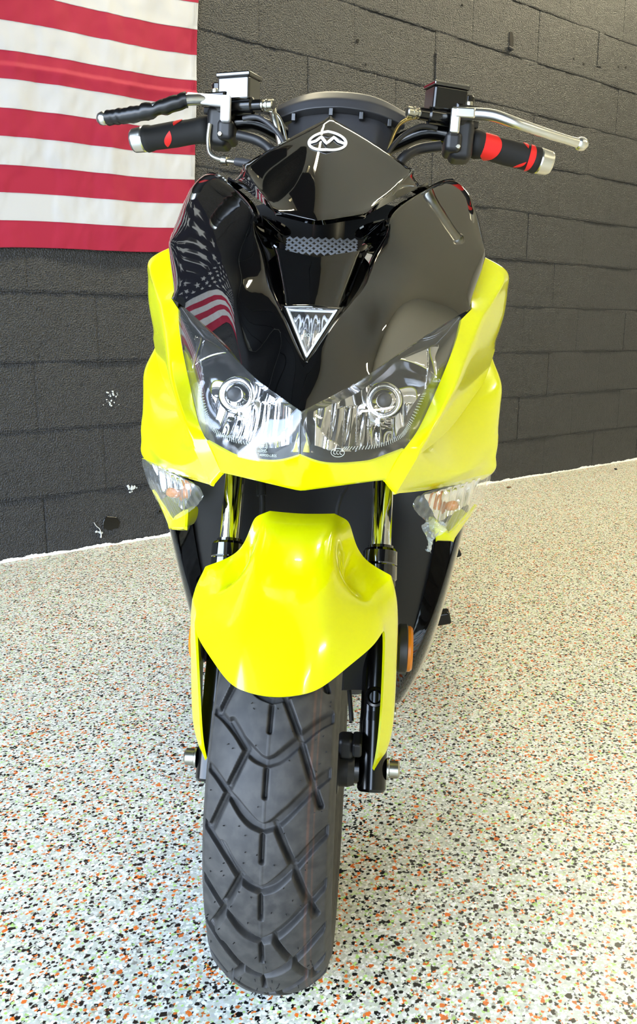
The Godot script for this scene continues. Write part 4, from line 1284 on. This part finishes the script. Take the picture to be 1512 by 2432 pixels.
		put("lever_blade", tube([V(0.150 * sg, 0.962, -0.350), V(0.172 * sg, 0.9635, -0.345), V(0.198 * sg, 0.9605, -0.336), V(0.225 * sg, 0.952, -0.331), V(0.26 * sg, 0.945, -0.338), V(0.295 * sg, 0.940, -0.350), V(0.313 * sg, 0.938, -0.357)], [0.0065, 0.0075, 0.0072, 0.0066, 0.006, 0.0055, 0.006], 18, 6, 1.0), M.silver, lv)
		put("lever_ball", lathe([Vector2(0, -0.009), Vector2(0.005, -0.0085), Vector2(0.0082, -0.004), Vector2(0.0088, 0.0), Vector2(0.0075, 0.005), Vector2(0.004, 0.0085), Vector2(0, 0.009)], 24, false), M.silver, lv).transform = move(V(0.3185 * sg, 0.9375, -0.3595), along(V(sg, -0.1, -0.35)))
		put("lever_heel", join([[rbox(V(0.013, 0.032, 0.012), 0.003), Transform3D()], [rbox(V(0.026 if sg > 0 else 0.052, 0.013, 0.012), 0.003), move(V((0.012 if sg > 0 else 0.026) * sg, 0.0095, 0.001), Basis(Vector3.UP, 0.0 if sg > 0 else 0.12))]]), M.white_print if sg < 0 else M.silver, lv).transform = move(V(0.150 * sg, 0.9535, -0.343))
		if sg < 0:
			var pts := []
			var rad := []
			for i in 25:
				var u := i / 24.0
				var k := V(-0.200, 0.960, -0.335).lerp(V(-0.310, 0.938, -0.356), u) + V(0, -0.0065 * sin(u * PI), 0.010 * sin(u * PI))
				pts.append(k + V(0, 0.0016 * lump.get_noise_1d(u * 14.0), 0))
				rad.append(0.0096 + 0.0018 * lump.get_noise_1d(u * 11.0 + 40.0) - 0.0022 * exp(-pow((u - 0.36) / 0.05, 2.0)) + 0.0012 * exp(-pow((u - 0.45) / 0.05, 2.0)))
			put("lever_sleeve", tube(pts, rad, 20, 2), M.sleeve, lv, "crumpled black sleeve over the lever")
		# hoses and wires from the controls down behind the visor
		put("throttle_cable", tube([V(0.128 * sg, 0.945, -0.352), V(0.105 * sg, 0.945, -0.345), V(0.078 * sg, 0.925, -0.335), V(0.062 * sg, 0.895, -0.325), V(0.06 * sg, 0.86, -0.33)], [0.0032], 10), M.grey_plastic if sg < 0 else M.black_plastic, hb)
		put("switch_wire", tube([V(0.135 * sg, 0.925, -0.355), V(0.105 * sg, 0.918, -0.35), V(0.085 * sg, 0.902, -0.34), V(0.07 * sg, 0.87, -0.345)], [0.0068], 12), M.black_plastic, hb)
		put("wire", tube([V(0.125 * sg, 0.955, -0.36), V(0.10 * sg, 0.957, -0.35), V(0.078 * sg, 0.945, -0.345), V(0.066 * sg, 0.91, -0.335), V(0.06 * sg, 0.87, -0.34)], [0.0022], 8), M.brass if sg > 0 else M.steel, hb)
	# hydraulic pipe with fittings on the throttle side
	var hp := pivot("brake_pipe", hb)
	put("pipe", tube([V(-0.172, 0.936, -0.352), V(-0.173, 0.915, -0.350), V(-0.168, 0.897, -0.345), V(-0.150, 0.889, -0.335), V(-0.128, 0.885, -0.322)], [0.0035], 12), M.steel, hp)
	put("fitting", hexbolt(0.0065, 0.009), M.steel, hp).transform = move(V(-0.150, 0.889, -0.335), along(V(0.9, -0.15, 0.4)))
	put("hose_end", tube([V(-0.130, 0.8855, -0.323), V(-0.10, 0.880, -0.305)], [0.0055], 12, 2), M.grey_plastic, hp)
	var hp2 := put("brake_line", tube([V(-0.092, 0.965, -0.36), V(-0.085, 0.945, -0.345), V(-0.077, 0.92, -0.34), V(-0.066, 0.88, -0.34)], [0.0045], 12), M.steel, hb)
	# instrument hood
	var D := {"a": V(0, 0.9885, -0.365), "b": V(0.045, 0.9855, -0.370), "c": V(0.086, 0.972, -0.385), "d": V(0, 0.975, -0.350), "e": V(0.045, 0.972, -0.355), "f": V(0.086, 0.962, -0.372), "g": V(0, 0.9635, -0.346), "h": V(0.045, 0.960, -0.351), "i": V(0.086, 0.951, -0.368), "j": V(0, 0.960, -0.36), "k": V(0.043, 0.956, -0.366), "l": V(0.08, 0.948, -0.38), "ra": V(0, 0.985, -0.47), "rb": V(0.045, 0.98, -0.47), "rc": V(0.08, 0.965, -0.47)}
	put("instrument_hood", shell(D, "a b e d; b c f e; d e h g; e f i h; g h k j; h i l k; a b rb ra; b c rc rb", "a b c:2.2; d e f:2; g h i:2.6; a d g:1.2; c f i:2", V(0, 0.95, -0.45), 0.003, "both", 3, "c i"), M.hood, hb)
	var H := {"a": V(0, 0.962, -0.362), "b": V(0.05, 0.957, -0.368), "c": V(0.072, 0.945, -0.378), "d": V(0, 0.915, -0.345), "e": V(0.048, 0.922, -0.348), "f": V(0.068, 0.914, -0.365), "rc": V(0.066, 0.945, -0.45), "rf": V(0.06, 0.91, -0.45)}
	put("instrument_body", shell(H, "a b e d; b c f e; c rc rf f", "b e:2; b c:2; c f:2; d e f:2", V(0, 0.93, -0.45), 0.003, "both", 3, "c f"), M.grey_plastic, hb)
	for x in [-0.062, -0.012, 0.028, 0.066]:
		put("hood_clip", rbox(V(0.006, 0.010, 0.01), 0.001, 1), M.black_paint, hb).position = V(x, 0.960 - absf(x) * 0.13, -0.351 - absf(x) * 0.2)

func build_body():
	# inner shield behind the fork
	var L := {"a": V(0, 0.63, -0.20), "b": V(0.09, 0.62, -0.215), "c": V(0.150, 0.55, -0.235), "d": V(0, 0.45, -0.255), "e": V(0.09, 0.45, -0.225), "f": V(0.158, 0.455, -0.222), "g": V(0, 0.32, -0.30), "h": V(0.085, 0.32, -0.265), "i": V(0.153, 0.32, -0.272), "j": V(0, 0.20, -0.33), "k": V(0.07, 0.20, -0.30), "l": V(0.125, 0.20, -0.305), "m": V(0, 0.14, -0.36), "n": V(0.06, 0.14, -0.34), "o": V(0.10, 0.15, -0.35)}
	put("inner_shield", shell(L, "a b e d; b c f e; d e h g; e f i h; g h k j; h i l k; j k n m; k l o n", "", V(0, 0.4, -0.6), 0.003, "both", 3, "c o"), M.shield, scooter)
	# glossy lower side panels with a bevelled front edge
	var B := {"a": V(0.161, 0.445, -0.215), "b": V(0.186, 0.440, -0.205), "c": V(0.150, 0.31, -0.27), "d": V(0.171, 0.325, -0.252), "e": V(0.131, 0.22, -0.30), "f": V(0.148, 0.215, -0.296), "h": V(0.108, 0.14, -0.335), "i": V(0.122, 0.135, -0.33), "rb": V(0.206, 0.455, -0.30), "rd": V(0.193, 0.325, -0.34), "rf": V(0.176, 0.212, -0.38), "ri": V(0.154, 0.137, -0.42), "tb": V(0.225, 0.34, -0.80), "td": V(0.215, 0.30, -0.80), "tf": V(0.19, 0.22, -0.80), "ti": V(0.165, 0.15, -0.80)}
	for side in ["right", "left"]:
		put("side_panel", shell(B, "a b d c; c d f e; e f i h; b rb rd d; d rd rf f; f rf ri i; rb tb td rd; rd td tf rf; rf tf ti ri", "b d f i:2.4; a c e h:1", V(0, 0.3, -0.6), 0.003, side, 3, "a b h i"), M.black_gloss, scooter)
	put("floorboard", rbox(V(0.36, 0.03, 0.5), 0.012), M.black_plastic, scooter).position = V(0, 0.30, -0.62)
	put("leg_shield", shell({"a": V(0, 0.86, -0.40), "b": V(0.12, 0.84, -0.39), "c": V(0.20, 0.76, -0.38), "d": V(0, 0.55, -0.42), "e": V(0.12, 0.55, -0.40), "f": V(0.215, 0.55, -0.34), "g": V(0, 0.32, -0.42), "h": V(0.10, 0.32, -0.42), "i": V(0.185, 0.34, -0.36)}, "a b e d; b c f e; d e h g; e f i h", "", V(0, 0.5, 0.2), 0.003, "both", 2), M.black_plastic, scooter)
	# seat, tail and rear wheel
	put("seat", shell({"a": V(0, 0.73, -0.78), "b": V(0.07, 0.72, -0.78), "c": V(0.09, 0.68, -0.80), "d": V(0, 0.735, -1.0), "e": V(0.11, 0.725, -1.0), "f": V(0.14, 0.68, -1.0), "g": V(0, 0.80, -1.18), "h": V(0.10, 0.79, -1.18), "i": V(0.12, 0.74, -1.2), "j": V(0, 0.80, -1.45), "k": V(0.07, 0.79, -1.45), "l": V(0.08, 0.75, -1.46)}, "a b e d; b c f e; d e h g; e f i h; g h k j; h i l k", "c f i l:2", V(0, 0.6, -1.1), 0.004, "both", 3), M.grip, scooter)
	put("tail_fairing", shell({"a": V(0.09, 0.68, -0.80), "b": V(0.14, 0.68, -1.0), "c": V(0.12, 0.74, -1.2), "d": V(0.08, 0.75, -1.46), "e": V(0.12, 0.5, -0.82), "f": V(0.18, 0.52, -1.0), "g": V(0.16, 0.60, -1.25), "h": V(0.09, 0.68, -1.5), "i": V(0.14, 0.33, -0.82), "j": V(0.18, 0.36, -0.95), "m": V(0, 0.68, -0.79), "n": V(0, 0.5, -0.80), "o": V(0, 0.32, -0.80)}, "a b f e; b c g f; c d h g; e f j i; m a e n; n e i o", "a e i:1.5; e f g h:1", V(0, 0.55, -1.1), 0.004, "both", 3), M.yellow, scooter)
	var rw := pivot("rear_wheel", scooter, move(V(0, 0.217, -1.22), Basis(Vector3.BACK, -PI / 2)))
	put("tire", lathe([Vector2(0.13, -0.05), Vector2(0.17, -0.06), Vector2(0.20, -0.05), Vector2(0.2165, -0.02), Vector2(0.2165, 0.02), Vector2(0.20, 0.05), Vector2(0.17, 0.06), Vector2(0.13, 0.05), Vector2(0.12, 0), Vector2(0.13, -0.05)], 64, false), pm(Color(0.08, 0.08, 0.08), 0.65), rw)
	put("rim", lathe([Vector2(0, -0.03), Vector2(0.06, -0.035), Vector2(0.132, -0.045), Vector2(0.132, 0.045), Vector2(0.06, 0.035), Vector2(0, 0.03)], 48), M.black_paint, rw)
	put("engine_block", rbox(V(0.20, 0.18, 0.42), 0.03), M.grey_plastic, scooter).position = V(0.02, 0.27, -1.02)
	# side stand on the rider's left, its foot on the floor, and the passenger peg
	var st := pivot("side_stand", scooter)
	put("stand_leg", tube([V(0.09, 0.17, -0.75), V(0.11, 0.09, -0.86), V(0.13, 0.022, -0.95)], [0.009], 14), M.black_paint, st)
	put("stand_foot", rbox(V(0.05, 0.010, 0.04), 0.003), M.black_paint, st).position = V(0.135, 0.0065, -0.955)
	var pg := pivot("foot_peg", scooter)
	put("peg_bar", tube([V(0.15, 0.075, -0.70), V(0.19, 0.098, -0.735), V(0.232, 0.122, -0.75)], [0.0095], 14), M.black_paint, pg)
	put("peg_end", rbox(V(0.030, 0.026, 0.030), 0.005), M.black_paint, pg).transform = move(V(0.238, 0.127, -0.75), Basis(Vector3.BACK, 0.25))
	put("side_lug", rbox(V(0.03, 0.014, 0.02), 0.004), M.black_paint, scooter).transform = move(V(0.243, 0.272, -0.70), Basis(Vector3.BACK, 0.4))

func build_litter():
	# a scrap of torn clear wrap hanging from the turn signal nearest the lens tip
	var tr := scooter.transform
	var rows := []
	var wr := fnl(77, 1.0)
	for i in 11:
		var u := i / 10.0
		var row := []
		var wide := 0.015 * (1.0 - smoothstep(0.35, 0.62, u)) + 0.0022
		for k in 7:
			var w := k / 6.0 - 0.5
			row.append(V(0.1455 - 0.006 * u + w * wide * 1.5 + 0.004 * wr.get_noise_2d(u * 4.0, w * 3.0), 0.470 - 0.036 * u + 0.003 * wr.get_noise_2d(w * 5.0 + 9.0, u * 6.0), -0.108 + 0.010 * wr.get_noise_2d(u * 7.0 + 20.0, w * 9.0)))
		rows.append(row)
	var wrap := put("torn_wrap", sheet(rows, 4, 4, 0.0003, V(0, 0.43, -0.3)), pane(Color(0.93, 0.95, 0.93), 0.12, 0.1))
	wrap.transform = tr
	tag(wrap, "torn scrap of crumpled clear plastic wrap hanging below the turn signal", "plastic scrap")
	# dry leaf and a dark crumb on the floor by the wall
	var lf := sheet([[V(-0.011, 0.001, -0.002), V(-0.011, 0.0015, 0.0), V(-0.011, 0.001, 0.002)], [V(-0.004, 0.003, -0.006), V(-0.004, 0.001, 0.0), V(-0.004, 0.004, 0.006)], [V(0.005, 0.004, -0.005), V(0.005, 0.001, 0.0), V(0.005, 0.003, 0.006)], [V(0.013, 0.002, -0.001), V(0.014, 0.002, 0.0), V(0.013, 0.003, 0.001)]], 3, 4, 0.0004, V(0, -1, 0))
	var leaf := put("dry_leaf", lf, pm(Color(0.40, 0.29, 0.17), 0.8))
	leaf.transform = move(Vector3(2.83, 0.0005, 0.13), Basis(Vector3.UP, 0.3) * Basis.from_scale(Vector3.ONE * 1.3))
	tag(leaf, "small curled brown dry leaf lying on the speckled floor", "leaf")
	var crumb := put("dark_crumb", rbox(V(0.022, 0.006, 0.012), 0.002, 1), pm(Color(0.06, 0.05, 0.045), 0.8))
	crumb.transform = move(Vector3(3.66, 0.0035, 0.13), Basis(Vector3.UP, 0.8))
	tag(crumb, "small dark crumb of dirt lying on the pale floor near the wall", "debris")
	# plastic wall plug left in the block wall
	var plug := put("wall_plug", lathe([Vector2(0.003, -0.01), Vector2(0.003, 0.003), Vector2(0.006, 0.004), Vector2(0.0075, 0.002), Vector2(0.0075, -0.002)], 20), pm(Color(0.09, 0.09, 0.09), 0.5))
	plug.transform = move(Vector3(1.179, 0.089, 0.001), Basis(Vector3.RIGHT, PI / 2))
	tag(plug, "round dark plug set in the lowest block beside the yellow scooter", "wall plug")
	# chips of white filler and paint drips on the wall
	var white := pm(Color(0.8, 0.81, 0.8), 0.7)
	var grains := []
	for e in [[1.087, 0.178, 14, 0.011], [1.025, 0.484, 22, 0.026], [0.965, 0.052, 5, 0.010]]:
		var bits := []
		for k in e[2]:
			var s: float = rng.randf_range(0.0014, 0.0042) * (1.4 if e[3] < 0.012 else 0.8)
			bits.append([rbox(V(s * 2.0, s * 1.5, s), s * 0.4, 1), move(V(e[0] + rng.randfn() * e[3] * 0.6, e[1] + rng.randfn() * e[3] * 0.5, 0.0005), Basis(Vector3.BACK, rng.randf() * TAU))])
		grains.append(bits)
	var names := ["white blob of filler stuck on the bed joint beside the turn signal", "scatter of pale chipped spots on the wall under the flag", "white specks at the foot of the paint drip"]
	for k in 3:
		var o := put("filler_spots" if k != 1 else "paint_chips", join(grains[k]), white)
		tag(o, names[k], "wall mark", "", "stuff")
	var drip := put("paint_drip", tube([Vector3(0.948, 0.083, 0.001), Vector3(0.955, 0.070, 0.0015), Vector3(0.966, 0.058, 0.0015), Vector3(0.969, 0.040, 0.002), Vector3(0.968, 0.030, 0.002)], [0.0015, 0.002, 0.0022, 0.003, 0.0045], 8, 4, 0.6), white)
	tag(drip, "thin crooked white paint drip near the foot of the dark wall", "paint drip")
